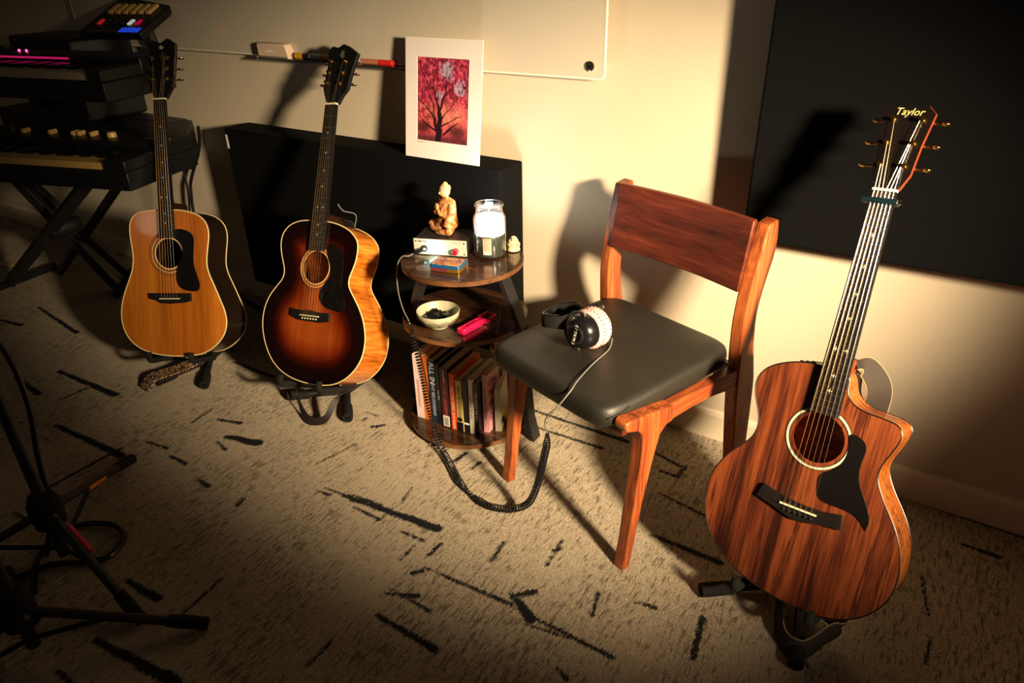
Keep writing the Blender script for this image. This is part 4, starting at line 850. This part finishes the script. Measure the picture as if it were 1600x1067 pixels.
# bowl with picks
bw_ = thing('ceramic_bowl', 'pale carved ceramic bowl on the middle shelf', 'bowl', (-1.163, -.405, .3725)); bw_.scale = (1.04, 1.04, 1)
MB().lathe([(.024, 0), (.026, .001), (.027, .005), (.045, .018), (.0565, .036), (.0590, .050), (.0575, .0515), (.0555, .049), (.0530, .036), (.041, .019), (.020, .010), (.002, .009)], n=56).build('bowl', mat('stoneware', (170, 166, 138), .4, coat=.3, noise=.14, nscale=60), bw_, angle=60)
for k in range(11):     # carved arcs around the outside
    a = 2 * math.pi * k / 11
    for rr in (.004, .008, .012, .016):
        P = []
        for i in range(9):
            q = math.pi * i / 8; da = rr * math.cos(q) / .05; z = .017 + rr * math.sin(q) * 1.25
            rad = np.interp(z, [.005, .018, .036, .050], [.0275, .0455, .0570, .0592]) + .0002; P.append((rad * math.cos(a + da), rad * math.sin(a + da), z))
        MB().tube(P, .0007, 4).build('carved_line', mat('carved_dark', (78, 70, 48), .7) if 'carved_dark' not in bpy.data.materials else bpy.data.materials['carved_dark'], bw_)
pk_m = mat('pick_black', (20, 20, 24), .25)
tri_ = [(0, -.013), (.006, -.006), (.012, .006), (.010, .011), (0, .013), (-.010, .011), (-.012, .006), (-.006, -.006)]
pick_me = MB().prism(tri_, 0, .001).mesh('guitar_pick', pk_m, False)
for k in range(34):
    a = r_.uniform(0, 6.28); q = r_.uniform(0, .034) ; o = put('guitar_pick', pick_me); o.location = (-1.163 + q * math.cos(a), -.405 + q * math.sin(a), .3725 + .024 + r_.uniform(0, .008) + q * .15)
    o.rotation_euler = (r_.uniform(-.5, .5), r_.uniform(-.5, .5), r_.uniform(0, 6.28)); tag(o, 'black guitar pick in the pale ceramic bowl', 'guitar pick', 'black guitar picks heaped in the bowl')
# pink string winder
wd = thing('string_winder', 'bright pink plastic guitar string winder on the middle shelf', 'string winder', (-1.072, -.352, .3725), math.radians(83))
M['pink'] = mat('pink_plastic', (214, 22, 78), .3, coat=.3)
body_ = [(-.066, -.011), (-.062, -.014), (.010, -.014), (.022, -.011), (.030, -.016), (.064, -.018), (.068, -.012), (.068, .012), (.064, .018), (.030, .016), (.022, .011), (.010, .014), (-.062, .014), (-.066, .011)]
MB().prism([q for q in body_ if q[0] < .031], 0, .017).build('handle', M['pink'], wd, bevel=.003, seg=3)
for y0, y1 in ((-.018, -.013), (.013, .018)): MB().box(.028, .068, y0, y1, 0, .017).build('head_wall', M['pink'], wd, bevel=.0015)
MB().box(.064, .069, -.018, .018, 0, .017).build('head_end', M['pink'], wd, bevel=.0015); MB().box(.028, .066, -.015, .015, 0, .004).build('head_floor', M['black'], wd, smooth=False)
MB().box(-.042, .000, -.0016, .0016, .0165, .0175).build('slot', M['black'], wd, smooth=False)
MB().box(-.056, .018, -.007, -.005, .0165, .0182).box(-.056, .018, .005, .007, .0165, .0182).build('ridge', M['pink'], wd, smooth=False)
# ---------------------------------------------------------------- books on the bottom shelf
def book(x, y, w, h, d, cover, page, label, rz=.07, lift=0, lean=0, lett=None, lcol=(240, 235, 220), lsize=.6, name='book'):
    t = thing(name, label, 'book', (x + w / 2, y, .0305 + lift), rz); t.rotation_euler = (0, lean, rz)
    t['group'] = 'books standing on the bottom shelf'
    cm = mat('cover_' + label[:10].replace(' ', '_'), cover, .4, coat=.15)
    MB().box(-w / 2, w / 2, 0, .0018, 0, h).box(-w / 2, -w / 2 + .0014, 0, d, 0, h).box(w / 2 - .0014, w / 2, 0, d, 0, h).build('cover', cm, t, smooth=False, bevel=.0005)
    MB().box(-w / 2 + .0015, w / 2 - .0015, .0018, d - .003, .002, h - .003).build('pages', page, t, smooth=False)
    if lett:
        for s_, zc, col, sz in lett:
            text(s_, sz, mat('ink', col, .6), t, Matrix.Translation((0, -.0002, h * zc)) @ FRONT @ Matrix.Rotation(-math.pi / 2, 4, 'Z'), name='spine_lettering')
    return t
PG = M['paper']
book(-1.270, -.412, .028, .224, .10, (240, 216, 208), PG, 'white and pale pink spined book, leftmost on the bottom shelf', lett=[('communicators', .40, (190, 60, 90), .016)])
book(-1.240, -.410, .023, .226, .10, (238, 120, 30), PG, 'bright orange book second from left, behind the coiled cord')
book(-1.212, -.411, .022, .221, .145, (24, 44, 66), PG, 'navy blue book titled ALL IN', lett=[('ALL IN', .80, (240, 240, 240), .026), ('WHY BELONGING', .40, (190, 200, 220), .015)])
book(-1.187, -.411, .013, .214, .14, (30, 30, 26), PG, 'slim black book between the navy book and the maroon one', lett=[('Your Brain', .5, (200, 190, 160), .008)])
bk5 = book(-1.170, -.412, .029, .209, .152, (50, 24, 28), PG, 'thick maroon book titled SERVANT LEADERSHIP with a white sticker', lett=[('SERVANT LEADERSHIP', .48, (200, 70, 80), .0155), ('Greenleaf', .88, (220, 200, 190), .010)])
MB().box(-.011, .011, -.0012, 0, .004, .042).build('spine_sticker', M['white'], bk5, smooth=False, label='white barcode sticker')
for k in range(6): MB().box(-.007, .007, -.0016, -.0011, .010 + .0045 * k, .012 + .0045 * k).build('barcode_bar', M['black'], bk5, smooth=False)
book(-1.137, -.411, .018, .198, .15, (240, 92, 38), PG, 'vivid orange-red book just right of the maroon one', lett=[('SAY THE HARD', .56, (250, 230, 210), .012), ('SETH GODIN', .17, (250, 230, 210), .010)])
bk7 = book(-1.116, -.409, .020, .180, .15, (216, 190, 110), PG, 'yellow spined book with a black foot in the middle of the row', lett=[('BODE', .82, (40, 36, 30), .011), ('SECRETS', .58, (40, 36, 30), .011), ('CHAPEL', .38, (40, 90, 60), .012)])
MB().box(-.0102, .0102, -.001, .001, .0, .034).build('spine_band', M['black'], bk7, smooth=False)
MB().lathe([(.008, 0), (.008, .0008)], n=16, M=Matrix.Translation((0, 0, .044)) @ Matrix.Rotation(math.pi / 2, 4, 'X')).build('spine_emblem', M['black'], bk7)
bk8 = book(-1.094, -.404, .016, .184, .15, (22, 24, 30), PG, 'black book with a small white band right of the yellow one')
MB().box(-.0081, .0081, -.001, .001, .030, .036).build('spine_band', M['white'], bk8, smooth=False)
book(-1.0765, -.400, .013, .190, .14, (236, 226, 204), PG, 'white spined slim book left of the black STILLNESS book', lett=[('WHAT GOT YOU HERE', .5, (180, 80, 70), .008)])
book(-1.062, -.394, .014, .178, .13, (24, 24, 26), PG, 'black book titled STILLNESS IS THE KEY', lett=[('STILLNESS IS THE KEY', .55, (240, 236, 224), .0105)])
bp_ = book(-1.046, -.372, .018, .200, .125, (226, 160, 160), PG, 'large dusty pink book with big purple lettering on its cover', rz=.10, lett=[('the Accidental Taxonomist', .5, (120, 50, 90), .009)])
pc = mat('cover_letter', (110, 22, 70), .5)
RIGHT = Matrix.Rotation(math.pi / 2, 4, 'Z') @ FRONT
for s_, y, z, sz in (('the', .028, .172, .040), ('Accide', .050, .138, .036), ('ta', .022, .100, .040), ('pe', .024, .062, .040), ('T', .030, .028, .04)):
    text(s_, sz, pc, bp_, Matrix.Translation((.0092, y, z)) @ RIGHT, name='cover_lettering')
MB().prism([(.014 * math.cos(a * .4) * 1.0, .020 * math.sin(a * .4)) for a in range(16)], 0, .0006, Matrix.Translation((.0092, .085, .172)) @ RIGHT).build('cover_portrait', M['black'], bp_, smooth=False)
bg_ = book(-1.018, -.350, .020, .150, .10, (168, 160, 140), PG, 'grey book with yellow and navy curved cover at the right end', rz=.42)
ym, nm_ = mat('cover_yellow', (206, 176, 40), .5), mat('cover_navy', (22, 36, 54), .5)
def arc_band(r0, r1, a0, a1, cx_, cz_, x, mt, nm2):
    n = 14; pts = [(cx_ + r0 * math.cos(a0 + (a1 - a0) * k / n), cz_ + r0 * math.sin(a0 + (a1 - a0) * k / n)) for k in range(n + 1)] + [(cx_ + r1 * math.cos(a1 - (a1 - a0) * k / n), cz_ + r1 * math.sin(a1 - (a1 - a0) * k / n)) for k in range(n + 1)]
    pts = [(min(max(p, .001), .098), min(max(q, .001), .148)) for p, q in pts]
    MB().prism(pts, 0, .0005, Matrix.Translation((x, 0, 0)) @ RIGHT).build(nm2, mt, bg_, smooth=False)
arc_band(.068, .094, 0.0, 1.75, .0, -.02, .0101, ym, 'cover_arc'); arc_band(.046, .066, 0.0, 1.75, .0, -.02, .0101, nm_, 'cover_arc')
arc_band(.0, .03, 0.4, 1.75, .0, -.0, .0101, ym, 'cover_arc')
# ---------------------------------------------------------------- headphones on the seat
hp = thing('headphones', 'black over-ear headphones with pink-white speckled ear pads on the chair seat', 'headphones', (-.665, -.43, .466))
A = Vector((.22, .95, -.06)).normalized()
def frame(c, ax):
    q = ax.to_track_quat('Z', 'Y').to_matrix().to_4x4(); return Matrix.Translation(c) @ q
c1 = Vector((-.012, -.040, .047))
M['hp_black'] = mat('headphone_black', (18, 18, 20), .25, coat=.3)
F1 = frame(c1, A)
MB().lathe([(.001, -.026), (.018, -.026), (.030, -.022), (.0385, -.012), (.042, .002), (.043, .012), (.040, .014)], n=40, M=F1, ).build('ear_cup', M['hp_black'], hp)
MB().lathe([(.018, -.0275), (.024, -.0265), (.024, -.024)], n=32, M=F1, cap=False).build('cup_ring', M['black_metal'], hp)
def speckle():
    m = mat('speckled_pad', (226, 196, 180), .8); nt = m.node_tree; b = nt.nodes['Principled BSDF']
    tc = nt.nodes.new('ShaderNodeTexCoord'); n = nt.nodes.new('ShaderNodeTexNoise'); n.inputs['Scale'].default_value = 420; nt.links.new(tc.outputs['Object'], n.inputs[0])
    r = ramp(nt, [(.38, (190, 120, 120)), (.48, (226, 190, 176)), (.6, (240, 220, 204))]); nt.links.new(n.outputs[0], r.inputs[0]); nt.links.new(r.outputs[0], b.inputs['Base Color']); return m
M['pad'] = speckle()
def pad(z0, z1, nm):
    zc = (z0 + z1) / 2; h = (z1 - z0) / 2
    pr = [(.024, zc - h * .6)] + [(.038 + .0115 * math.cos(a), zc + h * math.sin(a)) for a in [(-1.4 + 2.8 * k / 10) for k in range(11)]] + [(.024, zc + h * .6)]
    o = MB().lathe(pr, n=48, M=F1).build(nm, M['pad'], hp, angle=60)
    for k in range(34):
        a = 2 * math.pi * k / 34; P = [F1 @ Vector(((.0492) * math.cos(a), (.0492) * math.sin(a), zc - h * .35)), F1 @ Vector(((.0492) * math.cos(a), (.0492) * math.sin(a), zc + h * .15))]
        MB().tube(P, .0011, 5).build('pad_stitch', mat('stitch', (150, 50, 60), .7) if (k == 0 and nm == 'ear_pad' and 'stitch' not in bpy.data.materials) else bpy.data.materials['stitch'], o)
pad(.013, .034, 'ear_pad'); pad(.036, .056, 'ear_pad')
c2 = c1 + A * .058
MB().lathe([(.034, .0), (.038, .002), (.036, .008), (.026, .013), (.001, .014)], n=40, M=frame(c2, A)).build('ear_cup', M['hp_black'], hp)
# yoke and headband
U_ = Vector((-.97, .20, .12)).normalized(); V_ = A.cross(U_).normalized()
def P1(c, a, r): return c + (U_ * math.cos(a) + V_ * math.sin(a)) * r
for c in (c1 - A * .004, c2 + A * .006):
    MB().tube([P1(c, a, .049) for a in [(-1.5 + 3.0 * k / 14) for k in range(15)]], .0032, 8).build('yoke', M['black_metal'], hp)
    for sgn in (-1, 1): MB().box(-.007, .007, -.004, .004, -.003, .003, frame(P1(c, sgn * 1.5, .046), A)).build('yoke_hinge', M['steel'], hp, bevel=.001)
bs = [P1(c1 - A * .004, 0, .049), Vector((-.090, -.040, .052)), Vector((-.122, -.032, .044)), Vector((-.134, .000, .036)), Vector((-.122, .038, .040)), Vector((-.085, .052, .052)), P1(c2 + A * .006, 0, .046)]
Q = smooth_path(bs, 8); b = MB().strip(Q, [Vector((0, 0, .016)) for _ in Q], .007); b.build('headband', M['foam'], hp, bevel=.002, label='padded black headband')
b = MB().strip([q + Vector((0, 0, .002)) for q in Q[4:-4]], [Vector((0, 0, .018)) for _ in Q[4:-4]], .002); b.build('headband_shell', M['hp_black'], hp)
text('DT 770 PRO', .010, M['white'], hp, F1 @ Matrix.Translation((-.0, 0, -.0268)) @ Matrix.Rotation(math.pi, 4, 'X') @ Matrix.Rotation(math.radians(80), 4, 'Z'), name='cup_lettering', label='small white lettering')
# ---------------------------------------------------------------- headphone cord: straight lead, coil, straight lead
def coil(path, r, pitch, wire, seg=9):
    Q = smooth_path(path, 10); d = [0]
    for i in range(1, len(Q)): d.append(d[-1] + (Q[i] - Q[i - 1]).length)
    T = d[-1] / pitch * seg; n = int(T); out = []; up = Vector((0, 0, 1))
    for k in range(n + 1):
        s_ = d[-1] * k / n; i = max(0, min(len(Q) - 2, int(np.searchsorted(d, s_) - 1))); t = (s_ - d[i]) / max(1e-9, d[i + 1] - d[i]); p = Q[i].lerp(Q[i + 1], t); tg = (Q[i + 1] - Q[i]).normalized()
        u = up - tg * up.dot(tg)
        if u.length < .1: u = tg.orthogonal()
        u.normalize(); up = u; w = tg.cross(u); a = 2 * math.pi * k / seg
        rr = r * min(1, .3 + 8 * min(k, n - k) / n); out.append(p + (u * math.cos(a) + w * math.sin(a)) * rr)
    return MB().tube(out, wire, 5)
cd = thing('coiled_cord', 'black coiled headphone cord running from headphones over the carpet to the amplifier', 'cord', (-.80, -.58, 0)); cO = Vector((-.80, -.58, 0))
def off(P): return [Vector(p) - cO for p in P]
M['cord'] = mat('cord_black', (20, 21, 23), .35)
lead = off(smooth_path([(-.628, -.405, .478), (-.620, -.44, .4665), (-.622, -.52, .4665), (-.618, -.60, .4665), (-.616, -.636, .460), (-.632, -.660, .43), (-.664, -.656, .385), (-.682, -.635, .345), (-.693, -.605, .300)], 6))
MB().tube(lead, .0017, 6).build('straight_lead', mat('cord_light', (120, 118, 112), .35), cd)
cp_ = [(-.693, -.605, .300), (-.697, -.600, .262), (-.710, -.596, .200), (-.728, -.592, .120), (-.752, -.596, .052), (-.795, -.600, .014), (-.828, -.614, .011), (-.871, -.622, .011), (-.930, -.608, .011), (-.987, -.580, .011), (-1.050, -.535, .011), (-1.105, -.500, .018), (-1.143, -.485, .055), (-1.158, -.480, .115), (-1.168, -.478, .160), (-1.175, -.476, .204), (-1.182, -.475, .250), (-1.190, -.475, .303), (-1.200, -.475, .345), (-1.212, -.475, .407)]
coil(off(cp_[:9]), .0086, .0082, .0019).build('coil', M['cord'], cd)
coil(off(cp_[8:]), .0084, .0092, .0018).build('coil', M['cord'], cd)
MB().tube(off(smooth_path([(-1.212, -.475, .407), (-1.245, -.458, .43), (-1.282, -.43, .470), (-1.290, -.415, .53), (-1.278, -.405, .560), (-1.262, -.395, .562), (-1.262, -.375, .562)], 6)), .0017, 6).build('straight_lead', bpy.data.materials['cord_light'], cd)
pl0 = Vector((-1.2530, -.3345, .5655)); pl1 = Vector((-1.262, -.375, .5615))
MB().tube(off([pl1, pl1.lerp(pl0, .25), pl1.lerp(pl0, .8)]), [.003, .0055, .0058], 14).build('plug', M['black_gloss'], cd)
MB().tube(off([pl1.lerp(pl0, .8), pl0]), .0045, 12).build('plug_collar', M['chrome'], cd)
# ---------------------------------------------------------------- keyboards, their stand and the gear on top
def keyboard(name, label, loc, rz, nkeys, body_z, depth, right, keycol, extra):
    t = thing(name, label, 'keyboard', loc, rz)
    pw = .0235; x_r = -right; x_l = x_r - nkeys * pw
    MB().box(x_l - .12, 0, .0, depth, -.085, -.025).build('bottom_case', M['black'], t, bevel=.004)
    MB().box(x_l - .12, 0, .165, depth, -.025, .028).build('control_panel', M['black'], t, bevel=.006)
    MB().box(x_r + .002, 0, .0, .165, -.025, .012).build('cheek_block', M['black'], t, bevel=.004)
    MB().box(x_l - .12, x_l - .002, .0, .165, -.025, .012).build('cheek_block', M['black'], t, bevel=.004)
    wm = MB().box(-.0112, .0112, 0, .148, -.022, 0).mesh('white_key', keycol, False)
    bm_ = MB().box(-.006, .006, .052, .15, -.01, .011).mesh('black_key', M['black_gloss'], False)
    for k in range(nkeys):
        o = put('white_key', wm, t); o.location = (x_r - pw * (k + .5), .012, 0)
        if (k % 7) in (0, 1, 2, 4, 5) and k < nkeys - 1: o = put('black_key', bm_, t); o.location = (x_r - pw * (k + 1), .012, 0)
    return t, x_l, x_r
M['key_aged'] = mat('key_aged', (226, 184, 110), .35)
k1, xl, xr = keyboard('stage_keyboard', 'lower black stage piano with yellowed keys on the cross stand', (-2.25, -.575, .735), math.radians(17), 40, 0, .34, .085, M['key_aged'], None)
for i, (x, c) in enumerate(((-.62, 'cream'), (-.50, 'cream'), (-.40, 'cream'), (-.375, 'cream'), (-.32, 'cream'))):
    MB().box(-.007, .007, -.016, .016, 0, .016).build('slider_cap' if i > 1 else 'rocker_switch', M['key_aged'], k1, bevel=.003).location = (x, .235, .028)
MB().lathe([(.016, 0), (.014, .016)], n=20).build('round_knob', M['key_aged'], k1, label='cream round knob').location = (-.245, .235, .028)
MB().box(-.10, -.03, .222, .228, .028, .032).box(-.06, -.02, .212, .218, .028, .032).box(-.035, -.005, .228, .233, .028, .032).build('panel_lettering', M['key_aged'], k1, smooth=False)
for x in (-.70, -.78, -.86): MB().lathe([(.013, 0), (.011, .015)], n=18).build('round_knob', M['black'], k1).location = (x, .25, .028)
k2, xl2, xr2 = keyboard('synthesizer', 'upper black synthesizer with a pink glowing strip above its keys', (-2.30, -.545, 1.0), math.radians(13), 44, 0, .30, .06, mat('key_dim', (206, 190, 160), .35), None)
MB().box(-1.1, -.30, .161, .1645, .016, .022).build('light_strip', mat('led_pink', (190, 40, 110), .5, emit=(226, 30, 110), estr=.55), k2, label='thin pink light strip')
for x in (-.60, -.565): MB().ball((x, .23, .031), .0042, 10).build('indicator_light', mat('led_red', (255, 120, 170), .5, emit=(255, 50, 120), estr=9) if 'led_red' not in bpy.data.materials else bpy.data.materials['led_red'], k2)
for i in range(5):
    for j in range(4): MB().lathe([(.007, 0), (.006, .012)], n=12).build('panel_knob', M['black'], k2).location = (-.70 - .045 * i, .20 + .027 * j, .028)
def bar(mb, a, b, w=.02, h=.02):
    return mb.tube([a, b], w, 4)
ks = thing('keyboard_stand', 'black double-braced cross stand under the keyboards', 'keyboard stand', (-3.04, -.45, 0)); kO = Vector((-3.04, -.45, 0))
for a, b, w in (((-2.64, -.468, .63), (-3.60, -.515, .02), .028), ((-3.28, -.50, .63), (-3.215, -.17, .0), .0), ((-3.30, -.50, .63), (-3.12, -.275, .02), .0)): pass
for a, b, w in (((-2.64, -.468, .64), (-3.58, -.515, .02), .030), ((-2.66, -.30, .64), (-3.50, -.33, .02), .022), ((-3.30, -.52, .64), (-2.93, -.40, .02), .0)):
    if w: MB().tube([Vector(a) - kO, Vector(b) - kO], w, 4).build('cross_bar', M['black_metal'], ks, smooth=False, bevel=.003)
for a, b in (((-3.28, -.50, .64), (-3.215, -.17, .02)), ((-3.28, -.52, .64), (-3.10, -.29, .02))):
    MB().tube([Vector(a) - kO, Vector(b) - kO], .026, 4).build('cross_bar', M['black_metal'], ks, smooth=False, bevel=.003)
MB().lathe([(.03, -.06), (.034, -.05), (.034, .05), (.03, .06)], n=20, M=Matrix.Translation(Vector((-3.07, -.44, .35)) - kO) @ Matrix.Rotation(math.pi / 2, 4, 'X')).build('pivot_bolt', M['black_metal'], ks)
MB().tube([Vector((-3.55, -.66, .02)) - kO, Vector((-3.60, -.30, .02)) - kO], .018, 8).build('foot_bar', M['foam'], ks)
MB().tube([Vector((-3.02, -.34, .02)) - kO, Vector((-3.26, -.08, .02)) - kO], .018, 8).build('foot_bar', M['foam'], ks)
MB().tube([Vector((-2.60, -.55, .645)) - kO, Vector((-2.70, -.12, .615)) - kO], .016, 8).build('support_arm', M['black_metal'], ks)
MB().tube([Vector((-3.30, -.70, .64)) - kO, Vector((-3.40, -.16, .64)) - kO], .016, 8).build('support_arm', M['black_metal'], ks)
dk = thing('rack_case', 'flat black equipment case behind the lower keyboard', 'case', (-3.1, -.15, .63))
MB().prism([(.735, -.115), (.465, .105), (-.60, .105), (-.60, -.12)], 0, .115).build('case_body', M['black'], dk, smooth=False, bevel=.006)
MB().box(-.60, .44, .02, .10, .1145, .118).build('case_lid', M['black_metal'], dk, smooth=False)
sp = thing('monitor_speaker', 'black studio speaker standing on the flat case against the wall', 'speaker', (-3.14, -.165, .752))
MB().box(-.22, .22, -.125, .125, 0, .30).build('cabinet', M['black'], sp, bevel=.012)
MB().lathe([(.02, -.01), (.05, -.002), (.09, .004), (.098, .006), (.098, 0)], n=36, M=Matrix.Translation((-.05, -.125, .12)) @ Matrix.Rotation(math.pi / 2, 4, 'X')).build('woofer', M['black_fabric'], sp)
MB().lathe([(.01, .004), (.022, .002), (.028, .004), (.028, 0)], n=24, M=Matrix.Translation((-.05, -.125, .25)) @ Matrix.Rotation(math.pi / 2, 4, 'X')).build('tweeter', M['black_fabric'], sp)
mxr = thing('fader_controller', 'small tilted mixer with cream faders and coloured buttons above the keyboards', 'mixer', (-2.74, -.14, 1.118), math.radians(12)); mxr.rotation_euler = (math.radians(24), 0, math.radians(12))
MB().box(-.16, .13, -.10, .22, -.03, 0).build('case', M['black'], mxr, bevel=.006)
for i in range(6):
    x = -.100 + .036 * i
    MB().box(-.003, .003, -.045, .045, 0, .001).build('fader_slot', M['black_metal'], mxr, smooth=False).location = (x, .055, .0005)
    MB().box(-.011, .011, -.030, .030, .001, .013).build('fader_cap', M['key_aged'], mxr, bevel=.003).location = (x, .05, 0)
for i, c in enumerate(((200, 40, 30), (60, 46, 40), (24, 40, 80), (30, 30, 30), (236, 240, 220), (190, 20, 70))):
    MB().box(-.008, .008, -.016, .016, 0, .006).build('pad_button', mat('pad_%d' % i, c, .4, emit=c if i in (0, 4, 5) else None, estr=.35), mxr, bevel=.002).location = (-.100 + .036 * i, -.035, 0)
MB().box(.03, .12, -.098, -.070, .0, .002).build('display_strip', mat('display_blue', (20, 40, 160), .3, emit=(30, 70, 220), estr=.6), mxr, smooth=False, label='blue lit display strip')
MB().box(-.13, .03, -.095, -.085, .0, .001).build('edge_strip', mat('edge_pinkish', (90, 50, 50), .5), mxr, smooth=False)
MB().tube([(0, .06, -.03), (0, .02, -.22)], .02, 8).build('support_post', M['black_metal'], mxr)
# cables on the left
def cable(name, label, P, r, mt, cat='cable', n=8):
    c = Vector(P[0]); o = MB().tube([q - c for q in smooth_path(P, n)], r, 8).build(name, mt); o.location = c; return tag(o, label, cat)
cable('cable', 'thick black cable hanging from the flat case behind the honey guitar', [(-2.62, -.035, .72), (-2.640, -.03, .66), (-2.665, -.035, .60), (-2.735, -.04, .50), (-2.755, -.045, .44), (-2.76, -.05, .30), (-2.66, -.06, .12), (-2.50, -.08, .008), (-2.35, -.12, .008)], .0065, M['cord'])
cable('cable', 'thin black cable hanging down to the left of the honey guitar neck', [(-2.50, -.22, .62), (-2.52, -.21, .50), (-2.60, -.20, .30), (-2.68, -.22, .10), (-2.75, -.30, .008), (-2.90, -.35, .008)], .004, M['cord'])
cable('cable', 'pale yellow cable end lying on the floor at the far left', [(-4.3, -.50, .008), (-4.1, -.43, .008), (-3.9, -.405, .008), (-3.77, -.385, .008), (-3.70, -.39, .006)], .009, mat('cord_yellow', (226, 196, 120), .5))
cable('cable', 'thin wire with silver jack tip above the sunburst guitar shoulder', [WL(g2p, (.05, .292, -.10)), WL(g2p, (.060, .33, -.085)), WL(g2p, (.040, .335, -.05)), WL(g2p, (.032, .352, -.03))], .0015, bpy.data.materials['cord_light'])
# ---------------------------------------------------------------- microphone stands in the dark foreground
def mic_stand(label, base, zh, feet, ring_z, top):
    t = thing('microphone_stand', label, 'microphone stand', (base[0], base[1], 0), 0, None); b0 = Vector((base[0], base[1], 0))
    MB().tube([(0, 0, .03), (0, 0, top)], .0135, 14).build('pole', M['black_metal'], t)
    MB().lathe([(.020, zh - .05), (.034, zh - .04), (.036, zh + .02), (.026, zh + .045), (.018, zh + .05)], n=24).build('leg_collar', M['foam'], t)
    MB().lathe([(.0165, ring_z - .004), (.0185, ring_z), (.0165, ring_z + .004)], n=24, cap=False).build('orange_ring', M['orange'], t, label='orange ring')
    MB().lathe([(.012, 0), (.015, .01), (.015, .022), (.010, .028)], n=12, M=Matrix.Translation((.03, -.01, zh)) @ Matrix.Rotation(math.pi / 2, 4, 'Y')).build('clamp_knob', M['black'], t)
    for f in feet:
        f = Vector((f[0], f[1], .014)) - b0; d = (f - Vector((0, 0, zh))).normalized(); s0 = Vector((d.x * .02, d.y * .02, zh - .01))
        lg = MB().tube([s0, f], .0105, 10).build('leg', M['black_metal'], t)
        MB().tube([f - d * .085, f - d * .05, f], [.0135, .0150, .0145], 12).build('rubber_foot', M['foam'], lg)
        mid = Vector((0, 0, .05)); MB().tube([mid, s0.lerp(f, .45)], .006, 6).build('leg_brace', M['black_metal'], t)
    return t, b0
ms1, q1 = mic_stand('black tripod stand with orange ring and red tape, farther of two at lower left', (-1.64, -1.32), .17, [(-1.872, -1.0), (-1.305, -1.335), (-1.85, -1.56)], .145, 1.15)
a_ = Vector((-1.64, -1.32, .16)); f_ = Vector((-1.872, -1.0, .014)); d_ = (f_ - a_)
MB().tube([a_ + d_ * .40 - q1, a_ + d_ * .60 - q1], .0112, 12).build('yellow_label', mat('label_orange', (236, 140, 40), .5), ms1, label='orange-yellow sticker on the leg')
f2 = Vector((-1.305, -1.335, .014)); d2 = f2 - a_
MB().tube([a_ + d2 * .18 - q1 + Vector((0, .012, .004)), a_ + d2 * .42 - q1 + Vector((0, .012, .004))], .0085, 8).build('red_tape', mat('red_tape', (214, 16, 56), .5), ms1, label='red tape')
ms2, q2 = mic_stand('black tripod stand with orange ring, nearer of two at bottom left corner', (-1.43, -1.50), .14, [(-1.172, -1.262), (-1.72, -1.42), (-1.42, -1.80)], .105, 1.05)
MB().tube([(-.04, .0, .03), (-.065, -.01, .025)], .006, 8).build('brass_fitting', M['gold'], ms2)
cable('cable', 'black cable looping on the carpet beside the tripod stands', [(-1.60, -1.42, .012), (-1.70, -1.36, .012), (-1.745, -1.285, .012), (-1.720, -1.225, .012), (-1.650, -1.190, .012), (-1.585, -1.205, .012), (-1.560, -1.265, .012), (-1.60, -1.31, .012), (-1.66, -1.36, .012), (-1.70, -1.48, .012)], .0075, M['cord'])
cable('cable', 'thin black cable hanging beside the pole of the farther tripod stand', [(-1.62, -1.36, 1.0), (-1.63, -1.33, .80), (-1.615, -1.285, .60), (-1.63, -1.275, .45), (-1.665, -1.285, .30), (-1.69, -1.30, .12), (-1.67, -1.35, .03)], .0065, M['cord'])
